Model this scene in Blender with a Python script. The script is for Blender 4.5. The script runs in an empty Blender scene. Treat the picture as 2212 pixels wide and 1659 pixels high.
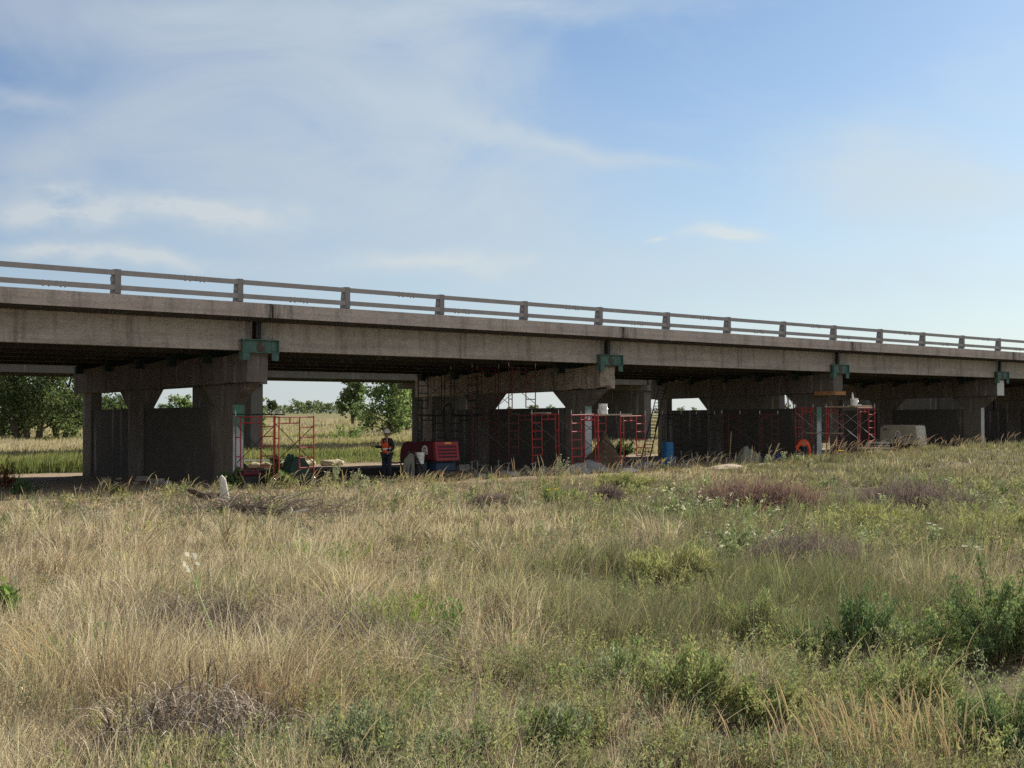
import bpy, bmesh, math, random
import numpy as np
from mathutils import Vector, Matrix
R = math.radians
PI = math.pi
random.seed(7)
rng = np.random.default_rng(11)
scene = bpy.context.scene
COL = scene.collection

# ------------------------------------------------------------------ frames
F = 1400.0                      # focal length in pixels of a 1024 px wide picture
EYE = 2.45                      # eye height over the ground under the bridge
A = R(44.4)
cA, sA = math.cos(A), math.sin(A)
OX, OY = -8.36, 46.0            # near end of the nearest pier
SPAN = 17.3

def bw(su, sv, z=0.0):
    return Vector((OX + su*cA - sv*sA, OY + su*sA + sv*cA, z))

def to_b(x, y):
    dx, dy = x-OX, y-OY
    return dx*cA + dy*sA, -dx*sA + dy*cA

def sstep(a, b, x):
    t = np.clip((x-a)/(b-a), 0, 1)
    return t*t*(3-2*t)

def _h(ix, iy, s):
    v = np.sin(ix*127.1 + iy*311.7 + s*74.7)*43758.5453
    return v - np.floor(v)

def vnoise(x, y, s=0):
    x = np.asarray(x, float); y = np.asarray(y, float)
    ix, iy = np.floor(x), np.floor(y)
    fx, fy = x-ix, y-iy
    fx = fx*fx*(3-2*fx); fy = fy*fy*(3-2*fy)
    a = _h(ix, iy, s); b = _h(ix+1, iy, s); c = _h(ix, iy+1, s); d = _h(ix+1, iy+1, s)
    return (a*(1-fx)+b*fx)*(1-fy) + (c*(1-fx)+d*fx)*fy

def fbm(x, y, s=0, o=4):
    t = 0; a = .5; n = 0
    for i in range(o):
        t = t + a*vnoise(x, y, s+i*3.1); n += a
        x = np.asarray(x)*2.03; y = np.asarray(y)*2.03; a *= .5
    return t/n

def T(x, y):
    x = np.asarray(x, float); y = np.asarray(y, float)
    su, sv = to_b(x, y)
    r = np.sqrt(x*x+y*y)
    front = 1-sstep(-4.0, -1.2, sv)
    z = .8*(1-sstep(3, 34, y))*front
    z = z + .64*sstep(14, 50, su)*sstep(-32, -8, sv)*(1-sstep(-3.0, -.6, sv))
    z = z + front*(.34*(fbm(x*.23, y*.23, 3, 3)-.5) + .14*(fbm(x*.9, y*.9, 5, 2)-.5))*sstep(3, 9, r)
    lip = np.exp(-((sv+2.9)/.9)**2)
    z = z + lip*(.12*fbm(x*.5, y*.5, 9, 3))
    back = sstep(13, 17, sv)
    z = z + back*(.25*(fbm(x*.12, y*.12, 13, 3)-.5))
    z = z + 1.25*sstep(120, 260, y)*back
    under = (1-front)*(1-back)
    z = z + under*.10*(fbm(x*.7, y*.7, 21, 3)-.5)
    emb = sstep(77.5, 84, su)*sstep(-14, -6, sv)*(1-sstep(34, 37, sv))
    z = z + emb*(4.6+.5*(fbm(x*.9, y*.9, 31, 3)-.5))
    return z

def Tz(x, y):
    return float(T(x, y))

def G(px, py):
    """ground point seen at (px,py) of the photograph measured 2212 wide"""
    x = px*1024/2212 - 512; y = py*1024/2212
    dx, dz = x/F, (412-y)/F
    ts = _GT
    f = EYE+dz*ts-T(dx*ts, ts)
    i = int(np.argmax(f < 0)) if (f < 0).any() else len(ts)-1
    t2 = np.linspace(ts[max(0, i-1)], ts[i], 24)
    f2 = EYE+dz*t2-T(dx*t2, t2)
    j = int(np.argmax(f2 < 0)) if (f2 < 0).any() else 23
    hi = float(t2[j])
    return Vector((dx*hi, hi, Tz(dx*hi, hi)))
_GT = np.geomspace(3.5, 400, 260)

# ------------------------------------------------------------------ tagging
def tag(o, label=None, cat=None, group=None, kind=None):
    if label: o['label'] = label
    if cat: o['category'] = cat
    if group: o['group'] = group
    if kind: o['kind'] = kind
    return o

def thing(name, label, cat, loc=(0, 0, 0), rz=0, group=None):
    o = bpy.data.objects.new(name, None)
    o.empty_display_size = .3
    COL.objects.link(o)
    o.location = loc
    o.rotation_euler = (0, 0, rz)
    return tag(o, label, cat, group)

def link(name, me, parent=None, loc=None, rot=None):
    o = bpy.data.objects.new(name, me)
    COL.objects.link(o)
    if parent: o.parent = parent
    if loc is not None: o.location = loc
    if rot is not None: o.rotation_euler = rot
    return o

def clone(o, parent=None):
    c = o.copy(); COL.objects.link(c)
    if parent: c.parent = parent
    for ch in list(o.children):
        clone(ch, c)
    return c

# ------------------------------------------------------------------ materials
class NT:
    def __init__(s, m):
        s.t = m.node_tree; s.n = s.t.nodes
    def new(s, ty, **kw):
        n = s.n.new(ty)
        for k, v in kw.items():
            if k.startswith('i_'):
                key = k[2:]
                n.inputs[int(key) if key.isdigit() else key.replace('_', ' ')].default_value = v
            else: setattr(n, k, v)
        return n
    def lk(s, a, b): s.t.links.new(a, b)
    def math(s, op, a, b=None, c=None):
        n = s.n.new('ShaderNodeMath'); n.operation = op
        for i, v in enumerate((a, b, c)):
            if v is None: continue
            if isinstance(v, (int, float)): n.inputs[i].default_value = v
            else: s.lk(v, n.inputs[i])
        return n.outputs[0]
    def mix(s, f, a, b, blend='MIX'):
        n = s.n.new('ShaderNodeMix'); n.data_type = 'RGBA'; n.blend_type = blend
        for i, v in ((0, f), (6, a), (7, b)):
            if isinstance(v, (int, float)): n.inputs[i].default_value = v
            elif isinstance(v, (tuple, list)): n.inputs[i].default_value = tuple(v)+((1,) if len(v) == 3 else ())
            else: s.lk(v, n.inputs[i])
        return n.outputs[2]
    def ramp(s, f, stops):
        n = s.n.new('ShaderNodeValToRGB'); s.lk(f, n.inputs[0])
        e = n.color_ramp.elements
        while len(e) < len(stops): e.new(.5)
        for k, (p, c) in enumerate(stops):
            e[k].position = p
            e[k].color = (c, c, c, 1) if isinstance(c, (int, float)) else tuple(c)+(1,)
        return n.outputs[0]
    def noise(s, vec, scale, detail=4, rough=.55, dist=0):
        n = s.n.new('ShaderNodeTexNoise'); n.inputs['Scale'].default_value = scale
        n.inputs['Detail'].default_value = detail; n.inputs['Roughness'].default_value = rough
        n.inputs['Distortion'].default_value = dist
        if vec is not None: s.lk(vec, n.inputs['Vector'])
        return n.outputs[0]
    def mapping(s, vec, scale=(1, 1, 1), loc=(0, 0, 0)):
        n = s.n.new('ShaderNodeMapping'); s.lk(vec, n.inputs[0])
        n.inputs['Scale'].default_value = scale; n.inputs['Location'].default_value = loc
        return n.outputs[0]

def newmat(name):
    m = bpy.data.materials.new(name); m.use_nodes = True
    t = NT(m)
    b = t.n.get('Principled BSDF')
    return m, t, b

def plain(name, col, rough=.6, metal=0, var=.25, scale=8, bump=.0, dirt=None, spec=.4):
    m, t, b = newmat(name)
    co = t.new('ShaderNodeTexCoord').outputs['Object']
    n1 = t.noise(co, scale, 5, .6)
    lo = tuple(c*(1-var) for c in col); hi = tuple(min(1, c*(1+var)) for c in col)
    c = t.ramp(n1, [(.3, lo), (.7, hi)])
    if dirt:
        n2 = t.noise(t.mapping(co, (1, 1, .5), (3, 1, 7)), scale*.55, 6, .7)
        c = t.mix(t.ramp(n2, [(.5, 0.0), (.66, .8)]), c, dirt)
    t.lk(c, b.inputs['Base Color'])
    b.inputs['Roughness'].default_value = rough
    b.inputs['Metallic'].default_value = metal
    b.inputs['Specular IOR Level'].default_value = spec
    if bump:
        bn = t.new('ShaderNodeBump', i_Strength=bump, i_Distance=.05)
        t.lk(t.noise(co, scale*2.5, 6, .7), bn.inputs['Height'])
        t.lk(bn.outputs[0], b.inputs['Normal'])
    return m

def concrete(name, col, stain=.5, bump=.25, streak=1.0, boards=0.0, pink=0.0, ends=0.0):
    m, t, b = newmat(name)
    co = t.new('ShaderNodeTexCoord').outputs['Object']
    big = t.noise(co, .8, 5, .6)
    fine = t.noise(co, 14, 6, .7)
    c = t.ramp(big, [(.3, tuple(x*.82 for x in col)), (.7, tuple(min(1, x*1.12) for x in col))])
    c = t.mix(.5, c, t.ramp(fine, [(.3, tuple(x*.72 for x in col)), (.7, tuple(min(1, x*1.22) for x in col))]))
    if pink:
        c = t.mix(t.ramp(t.noise(t.mapping(co, (.5, 1, 2), (4, 2, 9)), 1.2, 4), [(.4, 0.0), (.65, pink)]), c, (.40, .31, .27))
    st = t.noise(t.mapping(co, (2.3, 2.3, .30)), 1.0, 6, .7, .4)
    c = t.mix(t.math('MULTIPLY', t.ramp(st, [(.50, 0.0), (.68, stain)]), streak), c, (.085, .07, .055))
    pale = t.noise(t.mapping(co, (3.2, 3.2, .35), (11, 5, 3)), 1.0, 4, .6)
    c = t.mix(t.ramp(pale, [(.58, 0.0), (.72, .35)]), c, (.5, .47, .43))
    bl = t.noise(t.mapping(co, (1, 1, 1.6), (7, 3, 1)), .55, 6, .7)
    c = t.mix(t.ramp(bl, [(.52, 0.0), (.68, .45*stain)]), c, (.10, .085, .07))
    if ends:
        # dirt washed down beside the expansion joints at the span ends
        sx = t.new('ShaderNodeSeparateXYZ'); t.lk(co, sx.inputs[0])
        e = t.math('ABSOLUTE', t.math('SUBTRACT', sx.outputs[0], SPAN/2))
        em = t.ramp(t.math('DIVIDE', e, SPAN/2), [(.86, 0.0), (.985, 1.0)])
        en = t.ramp(t.noise(t.mapping(co, (3.5, 1, .5)), 1.3, 5, .7), [(.38, 0.0), (.62, 1.0)])
        c = t.mix(t.math('MULTIPLY', t.math('MULTIPLY', em, en), ends), c, (.06, .048, .038))
        hb = t.noise(t.mapping(co, (.18, 1, 4.5), (2, 5, 1)), 1.0, 5, .65)
        c = t.mix(t.ramp(hb, [(.50, 0.0), (.70, .40)]), c, tuple(x*.45 for x in col))
        cr = t.noise(t.mapping(co, (.35, 1, 1.2), (9, 2, 4)), 1.6, 7, .75)
        c = t.mix(t.ramp(t.math('ABSOLUTE', t.math('SUBTRACT', cr, .5)), [(.0, .55), (.010, 0.0)]), c, (.05, .04, .035))
    if boards:
        w = t.new('ShaderNodeTexWave', wave_type='BANDS', bands_direction='Z', i_Scale=boards, i_Distortion=.6, i_Detail=2.0)
        t.lk(co, w.inputs[0])
        c = t.mix(t.ramp(w.outputs[1], [(.0, .35), (.06, 0.0)]), c, (.1, .09, .08))
    t.lk(c, b.inputs['Base Color'])
    b.inputs['Roughness'].default_value = .92
    b.inputs['Specular IOR Level'].default_value = .2
    bn = t.new('ShaderNodeBump', i_Strength=bump, i_Distance=.04)
    t.lk(t.math('ADD', fine, t.math('MULTIPLY', big, 2.0)), bn.inputs['Height'])
    t.lk(bn.outputs[0], b.inputs['Normal'])
    return m

def leafmat(name, trans=.4, gain=1.0, gloss=.0):
    m, t, b = newmat(name)
    t.n.remove(b)
    out = t.n['Material Output']
    at = t.new('ShaderNodeAttribute', attribute_name='Col')
    d = t.new('ShaderNodeBsdfDiffuse'); tr = t.new('ShaderNodeBsdfTranslucent')
    t.lk(at.outputs[0], d.inputs[0])
    t.lk(t.mix(1.0, at.outputs[0], (gain, gain, gain*.85), 'MULTIPLY'), tr.inputs[0])
    mx = t.new('ShaderNodeMixShader', i_0=trans)
    t.lk(d.outputs[0], mx.inputs[1]); t.lk(tr.outputs[0], mx.inputs[2])
    sh = mx.outputs[0]
    if gloss:
        g = t.new('ShaderNodeBsdfGlossy', i_Roughness=.45)
        m2 = t.new('ShaderNodeMixShader', i_0=gloss)
        t.lk(sh, m2.inputs[1]); t.lk(g.outputs[0], m2.inputs[2]); sh = m2.outputs[0]
    t.lk(sh, out.inputs[0])
    return m

M = {}
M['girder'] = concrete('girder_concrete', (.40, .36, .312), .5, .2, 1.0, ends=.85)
M['curb'] = concrete('curb_concrete', (.49, .425, .37), .45, .2, .9, pink=.5, ends=.9)
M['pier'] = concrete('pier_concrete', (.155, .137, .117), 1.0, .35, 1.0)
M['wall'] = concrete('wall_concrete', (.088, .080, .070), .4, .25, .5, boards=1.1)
M['spall'] = concrete('spalled_concrete', (.36, .31, .25), .8, .9, 1.0)
M['white_conc'] = concrete('patched_concrete', (.60, .60, .58), .25, .15, .6)
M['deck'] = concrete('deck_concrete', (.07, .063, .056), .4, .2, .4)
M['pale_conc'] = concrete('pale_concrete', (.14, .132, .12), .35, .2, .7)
M['green_steel'] = plain('green_steel', (.06, .13, .105), .55, 0, .25, 4, .1, (.05, .045, .035))
M['rail'] = plain('rail_steel', (.31, .285, .27), .55, .0, .10, 2, .0)
M['post'] = plain('post_steel', (.24, .225, .215), .65, 0, .2, 3, .05)
M['bolt'] = plain('bolt_steel', (.06, .055, .05), .6, .3, .2)
M['rust'] = plain('rusty_steel', (.09, .06, .04), .8, 0, .4, 6, .3)
M['red'] = plain('red_scaffold_paint', (.33, .024, .028), .5, 0, .25, 5, 0, (.20, .05, .03))
M['shade_maroon'] = plain('shaded_maroon_paint', (.10, .016, .018), .6, 0, .3, 5, 0, (.06, .03, .02))  # scaffold red darkened: under-deck shade put into the paint colour
M['shade_frame'] = plain('deep_shade_paint', (.03, .026, .026), .6, 0, .3, 5)  # near-black scaffold copy, the deeper shade put into its colour
M['galv'] = plain('galvanised_steel', (.42, .42, .42), .4, .6, .15, 10)
M['brace'] = plain('brace_steel', (.13, .13, .13), .45, .5, .25, 6)
M['plank'] = plain('weathered_plank', (.42, .34, .22), .85, 0, .3, 6, .2)
M['grey_plank'] = plain('grey_timber', (.36, .31, .23), .85, 0, .3, 6, .2)
M['white_plastic'] = plain('white_plastic', (.70, .70, .68), .5, 0, .12, 6, 0, (.4, .38, .34))
M['blue_plastic'] = plain('blue_plastic', (.02, .14, .33), .45, 0, .2, 4)
M['black'] = plain('black_rubber', (.016, .016, .017), .7, 0, .3, 10)
M['dark_steel'] = plain('dark_steel', (.03, .03, .033), .55, .2, .3, 8)
M['dark_red'] = plain('dark_red_paint', (.085, .006, .014), .4, 0, .15, 3)
M['louver_red'] = plain('lit_red_paint', (.21, .014, .014), .45, 0, .15, 3)  # lighter copy of the canopy red: end panel light put into colour
M['beige'] = plain('beige_paint', (.40, .36, .27), .5, 0, .12, 3, 0, (.28, .25, .18))
M['beige_lit'] = plain('lit_beige_paint', (.50, .46, .36), .5, 0, .1, 3)  # lighter beige copy, the light on the end panel put into colour
M['yellow'] = plain('yellow_paint', (.62, .34, .03), .5, 0, .1)
M['dark_blue'] = plain('dark_blue_paint', (.015, .035, .07), .5, 0, .2)
M['skin'] = plain('skin', (.24, .13, .085), .55, 0, .1, 20)
M['navy'] = plain('navy_cloth', (.012, .015, .022), .9, 0, .3, 12, .2)
M['denim'] = plain('denim', (.011, .018, .032), .9, 0, .3, 12, .2)
M['orange'] = plain('orange_hi_vis', (.62, .085, .022), .75, 0, .12, 9, .1)
M['band'] = plain('reflective_band', (.62, .62, .58), .35, .0, .1)
M['hat'] = plain('white_hard_hat', (.40, .38, .32), .4, 0, .1)
M['dark_eye'] = plain('dark_eye', (.01, .01, .01), .3)
M['soil'] = plain('dug_soil', (.125, .085, .055), .95, 0, .5, 5, 1.0, (.06, .04, .028))
M['tarp'] = plain('grey_plastic_sheet', (.24, .245, .24), .55, 0, .2, 4, .2)
M['mesh_tarp'] = plain('olive_tarp', (.15, .15, .11), .8, 0, .3, 5, .3)
M['blue_tarp'] = plain('navy_tarp', (.012, .03, .085), .6, 0, .3, 5, .3)
M['green_tarp'] = plain('dark_green_tarp', (.012, .035, .022), .75, 0, .35, 5, .3)
M['bag'] = plain('grey_cement_bag', (.30, .30, .27), .8, 0, .2, 8, .3)
M['sandbag'] = plain('pale_straw_roll', (.46, .40, .28), .95, 0, .25, 9, .5)
M['wood_grey'] = plain('weathered_dead_wood', (.58, .545, .49), .9, 0, .25, 9, .8, (.24, .21, .17))
M['wood_dark'] = plain('dark_bark', (.085, .06, .042), .95, 0, .4, 8, .9)
M['twig'] = plain('grey_twig', (.25, .205, .165), .95, 0, .35, 9)
M['bark'] = plain('tree_bark', (.075, .058, .042), .95, 0, .35, 5, .6)
M['grass'] = leafmat('grass_blades', .22, 1.1)
M['leaf'] = leafmat('leaves', .38, 1.3)
M['shrub'] = leafmat('shrub_leaves', .32, 1.2)
M['petal'] = leafmat('petals', .3, 1.0)
M['rubble'] = plain('rubble', (.3, .28, .25), .95, 0, .4, 3, .8)
M['dark_grey'] = plain('dark_grey_patch', (.06, .06, .062), .9, 0, .25, 3, .2)

# painted column strip: green above, white below, rough edge between
def painted(name, zsplit, grn=(.05, .17, .115), wht=(.52, .54, .53), soft=.25):
    m, t, b = newmat(name)
    co = t.new('ShaderNodeTexCoord').outputs['Object']
    sp = t.new('ShaderNodeSeparateXYZ'); t.lk(co, sp.inputs[0])
    n = t.noise(co, 4, 5, .65)
    z = t.math('ADD', sp.outputs[2], t.math('MULTIPLY', t.math('SUBTRACT', n, .5), .9))
    f = t.ramp(t.math('DIVIDE', t.math('SUBTRACT', z, zsplit-soft), 2*soft), [(0, 0.0), (1, 1.0)])
    c = t.mix(f, wht, grn)
    n2 = t.noise(t.mapping(co, (6, 6, 1.0)), 3, 5, .7)
    c = t.mix(t.ramp(n2, [(.5, 0.0), (.72, .7)]), c, (.20, .21, .19))
    t.lk(c, b.inputs['Base Color']); b.inputs['Roughness'].default_value = .8
    return m
M['paint1'] = painted('paint_green_over_white', 1.75)
M['paint2'] = painted('paint_short_green_over_white', 2.45)
M['paint3'] = painted('paint_faded_green', 1.9, (.10, .19, .15), (.46, .48, .46))
M['paint4'] = painted('paint_worn_pale', 3.2, (.3, .34, .31), (.47, .47, .44))

# ------------------------------------------------------------------ mesh helper
class MB:
    def __init__(s): s.v = []; s.f = []
    def add(s, vs, fs):
        o = len(s.v); s.v += [tuple(v) for v in vs]; s.f += [tuple(i+o for i in f) for f in fs]; return s
    def box(s, x0, x1, y0, y1, z0, z1, mat=None):
        vs = [(x0,y0,z0),(x1,y0,z0),(x1,y1,z0),(x0,y1,z0),(x0,y0,z1),(x1,y0,z1),(x1,y1,z1),(x0,y1,z1)]
        if mat is not None: vs = [mat @ Vector(v) for v in vs]
        return s.add(vs, [(0,3,2,1),(4,5,6,7),(0,1,5,4),(1,2,6,5),(2,3,7,6),(3,0,4,7)])
    def cbox(s, c, sz, mat=None):
        return s.box(c[0]-sz[0]/2, c[0]+sz[0]/2, c[1]-sz[1]/2, c[1]+sz[1]/2, c[2]-sz[2]/2, c[2]+sz[2]/2, mat)
    def prism(s, poly, a, b, axis='x'):
        """poly = list of 2D points; extruded along axis from a to b"""
        n = len(poly)
        def P(p, t):
            return {'x': (t, p[0], p[1]), 'y': (p[0], t, p[1]), 'z': (p[0], p[1], t)}[axis]
        vs = [P(p, a) for p in poly]+[P(p, b) for p in poly]
        fs = [tuple(range(n))[::-1], tuple(range(n, 2*n))]
        fs += [(i, (i+1) % n, n+(i+1) % n, n+i) for i in range(n)]
        return s.add(vs, fs)
    def tube(s, pts, r, n=6, cap=True):
        pts = [Vector(p) for p in pts]
        rs = r if isinstance(r, (list, tuple)) else [r]*len(pts)
        rings = []; prev = None
        for i, p in enumerate(pts):
            d = (pts[min(i+1, len(pts)-1)]-pts[max(i-1, 0)])
            if d.length < 1e-9: d = Vector((0, 0, 1))
            d.normalize()
            if prev is None:
                up = Vector((0, 0, 1)) if abs(d.z) < .9 else Vector((1, 0, 0))
                a = d.cross(up).normalized()
            else:
                a = (prev - d*prev.dot(d))
                a = a.normalized() if a.length > 1e-6 else d.orthogonal().normalized()
            prev = a
            b = d.cross(a)
            rings.append([p+(a*math.cos(2*PI*k/n)+b*math.sin(2*PI*k/n))*rs[i] for k in range(n)])
        vs = [v for rg in rings for v in rg]; fs = []
        for i in range(len(pts)-1):
            for k in range(n):
                k2 = (k+1) % n
                fs.append((i*n+k, i*n+k2, (i+1)*n+k2, (i+1)*n+k))
        if cap:
            fs.append(tuple(range(n))[::-1]); fs.append(tuple((len(pts)-1)*n+k for k in range(n)))
        return s.add(vs, fs)
    def lathe(s, prof, n=20, c=(0, 0, 0)):
        vs = []
        for r, z in prof:
            for k in range(n):
                a = 2*PI*k/n; vs.append((c[0]+r*math.cos(a), c[1]+r*math.sin(a), c[2]+z))
        fs = []
        for i in range(len(prof)-1):
            for k in range(n):
                k2 = (k+1) % n; fs.append((i*n+k, i*n+k2, (i+1)*n+k2, (i+1)*n+k))
        fs.append(tuple(range(n))[::-1]); fs.append(tuple((len(prof)-1)*n+k for k in range(n)))
        return s.add(vs, fs)
    def mesh(s, name, mat=None, smooth=False):
        me = bpy.data.meshes.new(name); me.from_pydata(s.v, [], s.f); me.update()
        if mat: me.materials.append(mat)
        if smooth: me.shade_smooth()
        return me
    def build(s, name, mat=None, parent=None, loc=None, rot=None, smooth=False, bevel=0, seg=2):
        o = link(name, s.mesh(name, mat, smooth), parent, loc, rot)
        if bevel: bev(o, bevel, seg)
        return o

def bev(o, w, seg=2):
    m = o.modifiers.new('bevel', 'BEVEL'); m.width = w; m.segments = seg; m.limit_method = 'ANGLE'; m.angle_limit = R(35)
    return o

def mesh_np(name, V, Q=None, T3=None, cols=None, mat=None):
    me = bpy.data.meshes.new(name)
    V = np.asarray(V, np.float32).reshape(-1, 3)
    loops = []; starts = []; o = 0
    if Q is not None and len(Q):
        loops.append(Q.ravel()); starts.append(np.arange(len(Q))*4); o = Q.size
    if T3 is not None and len(T3):
        loops.append(T3.ravel()); starts.append(o+np.arange(len(T3))*3)
    loops = np.concatenate(loops).astype(np.int32); starts = np.concatenate(starts).astype(np.int32)
    me.vertices.add(len(V)); me.vertices.foreach_set('co', V.ravel())
    me.loops.add(len(loops)); me.loops.foreach_set('vertex_index', loops)
    me.polygons.add(len(starts)); me.polygons.foreach_set('loop_start', starts)
    me.update(calc_edges=True)
    if cols is not None:
        a = me.attributes.new('Col', 'FLOAT_COLOR', 'POINT')
        c4 = np.ones((len(V), 4), np.float32); c4[:, :3] = cols
        a.data.foreach_set('color', c4.ravel())
    if mat: me.materials.append(mat)
    return me

class Blades:
    """many ribbons with a colour each"""
    def __init__(s): s.V = []; s.C = []; s.Q = []; s.T = []; s.n = 0
    def add(s, p0, h, L, w, col, K=2, az=None, droop=.35, rootdark=1.0, taper=.8, tipcol=None):
        N = len(p0)
        if not N: return
        if az is None: az = rng.uniform(0, 2*PI, N)
        side = np.stack([np.cos(az), np.sin(az), np.zeros(N)], 1)
        m = np.sqrt((L**2).sum(1))
        V = np.zeros((N, 2*K+1, 3)); C = np.zeros((N, 2*K+1, 3))
        for k in range(K+1):
            t = k/K
            hor = L*(t**1.7)
            ver = t - droop*m*t**3
            c = p0 + np.concatenate([hor*h[:, None], (ver*h)[:, None]], 1)
            cc = col*(rootdark+(1-rootdark)*t)
            if tipcol is not None: cc = cc*(1-t)+tipcol*t
            if k < K:
                ww = (w*(1-t)**(1-taper) if k else w)[:, None]*.5
                V[:, 2*k] = c-side*ww; V[:, 2*k+1] = c+side*ww
                C[:, 2*k] = cc; C[:, 2*k+1] = cc
            else:
                V[:, 2*K] = c; C[:, 2*K] = cc
        b = s.n + np.arange(N)*(2*K+1)
        for k in range(K-1):
            s.Q.append(np.stack([b+2*k, b+2*k+1, b+2*k+3, b+2*k+2], 1))
        s.T.append(np.stack([b+2*K-2, b+2*K-1, b+2*K], 1))
        s.V.append(V.reshape(-1, 3)); s.C.append(C.reshape(-1, 3)); s.n += N*(2*K+1)
    def leaves(s, c, a, b, col):
        """rhombus leaves: centre, half-length vector, half-width vector"""
        N = len(c)
        if not N: return
        V = np.stack([c-a, c+b-a*.15, c+a, c-b-a*.15], 1)
        i = s.n+np.arange(N)*4
        s.Q.append(np.stack([i, i+1, i+2, i+3], 1))
        s.V.append(V.reshape(-1, 3)); s.C.append(np.repeat(col, 4, 0)); s.n += N*4
    def build(s, name, mat, parent=None, loc=None):
        me = mesh_np(name, np.concatenate(s.V), np.concatenate(s.Q) if s.Q else None,
                     np.concatenate(s.T) if s.T else None, np.concatenate(s.C), mat)
        return link(name, me, parent, loc)

def rvec(n):
    v = rng.normal(size=(n, 3)); return v/np.linalg.norm(v, axis=1)[:, None]

def jitcol(base, n, v=.15, hue=.06):
    b = np.array(base)[None, :]*np.ones((n, 1))
    b = b*(1+rng.uniform(-v, v, (n, 1)))
    return np.clip(b*(1+rng.uniform(-hue, hue, (n, 3))), 0, 1)

# ================================================================== camera, light, sky
cam = bpy.data.cameras.new('camera'); cam.sensor_width = 36; cam.lens = F/1024*36
cam.clip_start = .1; cam.clip_end = 12000
co = bpy.data.objects.new('camera', cam); COL.objects.link(co)
co.location = (0, 0, EYE); co.rotation_euler = (R(90)+math.atan(28/F), 0, 0)
scene.camera = co
SUN_AZ, SUN_EL = R(38), R(31)
sd = Vector((math.sin(SUN_AZ)*math.cos(SUN_EL), math.cos(SUN_AZ)*math.cos(SUN_EL), math.sin(SUN_EL)))
sl = bpy.data.lights.new('sun', 'SUN'); sl.energy = 5.0; sl.angle = R(.6); sl.color = (1, .93, .81)
so = bpy.data.objects.new('sun', sl); COL.objects.link(so)
so.rotation_euler = (-sd).to_track_quat('-Z', 'Y').to_euler(); so.location = (20, 10, 40)

w = bpy.data.worlds.new('World'); scene.world = w; w.use_nodes = True
t = NT(w); t.n.clear()
sky = t.new('ShaderNodeTexSky', sky_type='NISHITA', sun_disc=False, sun_elevation=SUN_EL, sun_rotation=SUN_AZ,
            altitude=1300.0, air_density=1.0, dust_density=1.2, ozone_density=1.6)
tc = t.new('ShaderNodeTexCoord').outputs['Generated']
sp = t.new('ShaderNodeSeparateXYZ'); t.lk(tc, sp.inputs[0])
az = t.math('ARCTAN2', sp.outputs[0], sp.outputs[1])           # bearing from +Y, radians
el = t.math('ARCSINE', sp.outputs[2])
DEG = 57.29578
azd = t.math('MULTIPLY', az, DEG); eld = t.math('MULTIPLY', el, DEG)
cv = t.new('ShaderNodeCombineXYZ'); t.lk(azd, cv.inputs[0]); t.lk(eld, cv.inputs[1])
wn = t.new('ShaderNodeTexNoise', i_Scale=.16, i_Detail=3.0)
t.lk(cv.outputs[0], wn.inputs['Vector'])
wv = t.new('ShaderNodeVectorMath', operation='MULTIPLY_ADD')
t.lk(wn.outputs['Color'], wv.inputs[0]); wv.inputs[1].default_value = (4.5, 2.6, 0); wv.inputs[2].default_value = (-2.25, -1.3, 0)
wadd = t.new('ShaderNodeVectorMath', operation='ADD'); t.lk(cv.outputs[0], wadd.inputs[0]); t.lk(wv.outputs[0], wadd.inputs[1])

def blob(px, py, rx, ry, rot, amp, p=1.0):
    """soft cloud bank; centre and radii given in degrees of bearing/elevation"""
    cx = math.degrees(math.atan((px-1106)*1024/2212/F)); cy = math.degrees(math.atan((412-py*1024/2212)/F))
    k = math.degrees(1024/2212/F); rx *= k; ry *= k
    n = t.new('ShaderNodeMapping', vector_type='TEXTURE')
    t.lk(wadd.outputs[0], n.inputs[0])
    n.inputs['Location'].default_value = (cx, cy, 0); n.inputs['Rotation'].default_value = (0, 0, R(rot))
    n.inputs['Scale'].default_value = (rx*2.1, ry*2.1, 1)
    g = t.new('ShaderNodeTexGradient', gradient_type='QUADRATIC_SPHERE'); t.lk(n.outputs[0], g.inputs[0])
    return g.outputs[1], amp

def addblobs(bl):
    tot = None
    for b_ in bl:
        o_, am = blob(*b_)
        tot = t.math('MULTIPLY', o_, am*1.25) if tot is None else t.math('MULTIPLY_ADD', o_, am*1.25, tot)
    return tot

veil = [  # px, py, rx, ry, rotation(ccw), amount
    (640, 190, 330, 190, -10, .85), (380, 50, 420, 70, 2, .85), (900, 90, 170, 130, -20, .55), (60, 20, 200, 70, 0, .6),
    (1010, 262, 190, 26, -17, 1.1), (1220, 312, 200, 15, -12, .8), (170, 345, 260, 50, 27, .70), (330, 240, 150, 70, 30, .5), (640, 430, 560, 130, -5, .75),
    (930, 470, 260, 110, -6, .5), (900, 330, 330, 170, -8, .4), (1930, 390, 200, 90, -6, 1.0), (2080, 450, 260, 60, 0, .5), (1650, 600, 800, 70, 0, .5), (1130, 8, 330, 30, 3, .75), (60, 240, 130, 22, -8, .6)]
puffs = [(120, 480, 110, 30, -4, .9), (450, 478, 170, 28, -4, .9), (100, 553, 110, 16, 0, .6), (290, 572, 160, 16, -3, .7), (130, 430, 90, 18, -10, .4),
         (1555, 519, 80, 13, 0, 1.0), (1405, 527, 14, 4, 0, .7), (930, 580, 260, 22, 0, .5)]
cm = addblobs(veil); pm = addblobs(puffs)
mp = t.mapping(cv.outputs[0], (.10, .22, 1))
mp.node.inputs['Rotation'].default_value = (0, 0, R(14))
cir = t.noise(mp, 1.0, 5, .62, .9)
mp2 = t.mapping(cv.outputs[0], (.30, .62, 1))
fine = t.noise(mp2, 1.0, 4, .6, .0)
cirm = t.ramp(cir, [(.32, .55), (.60, 1.5)])
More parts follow.
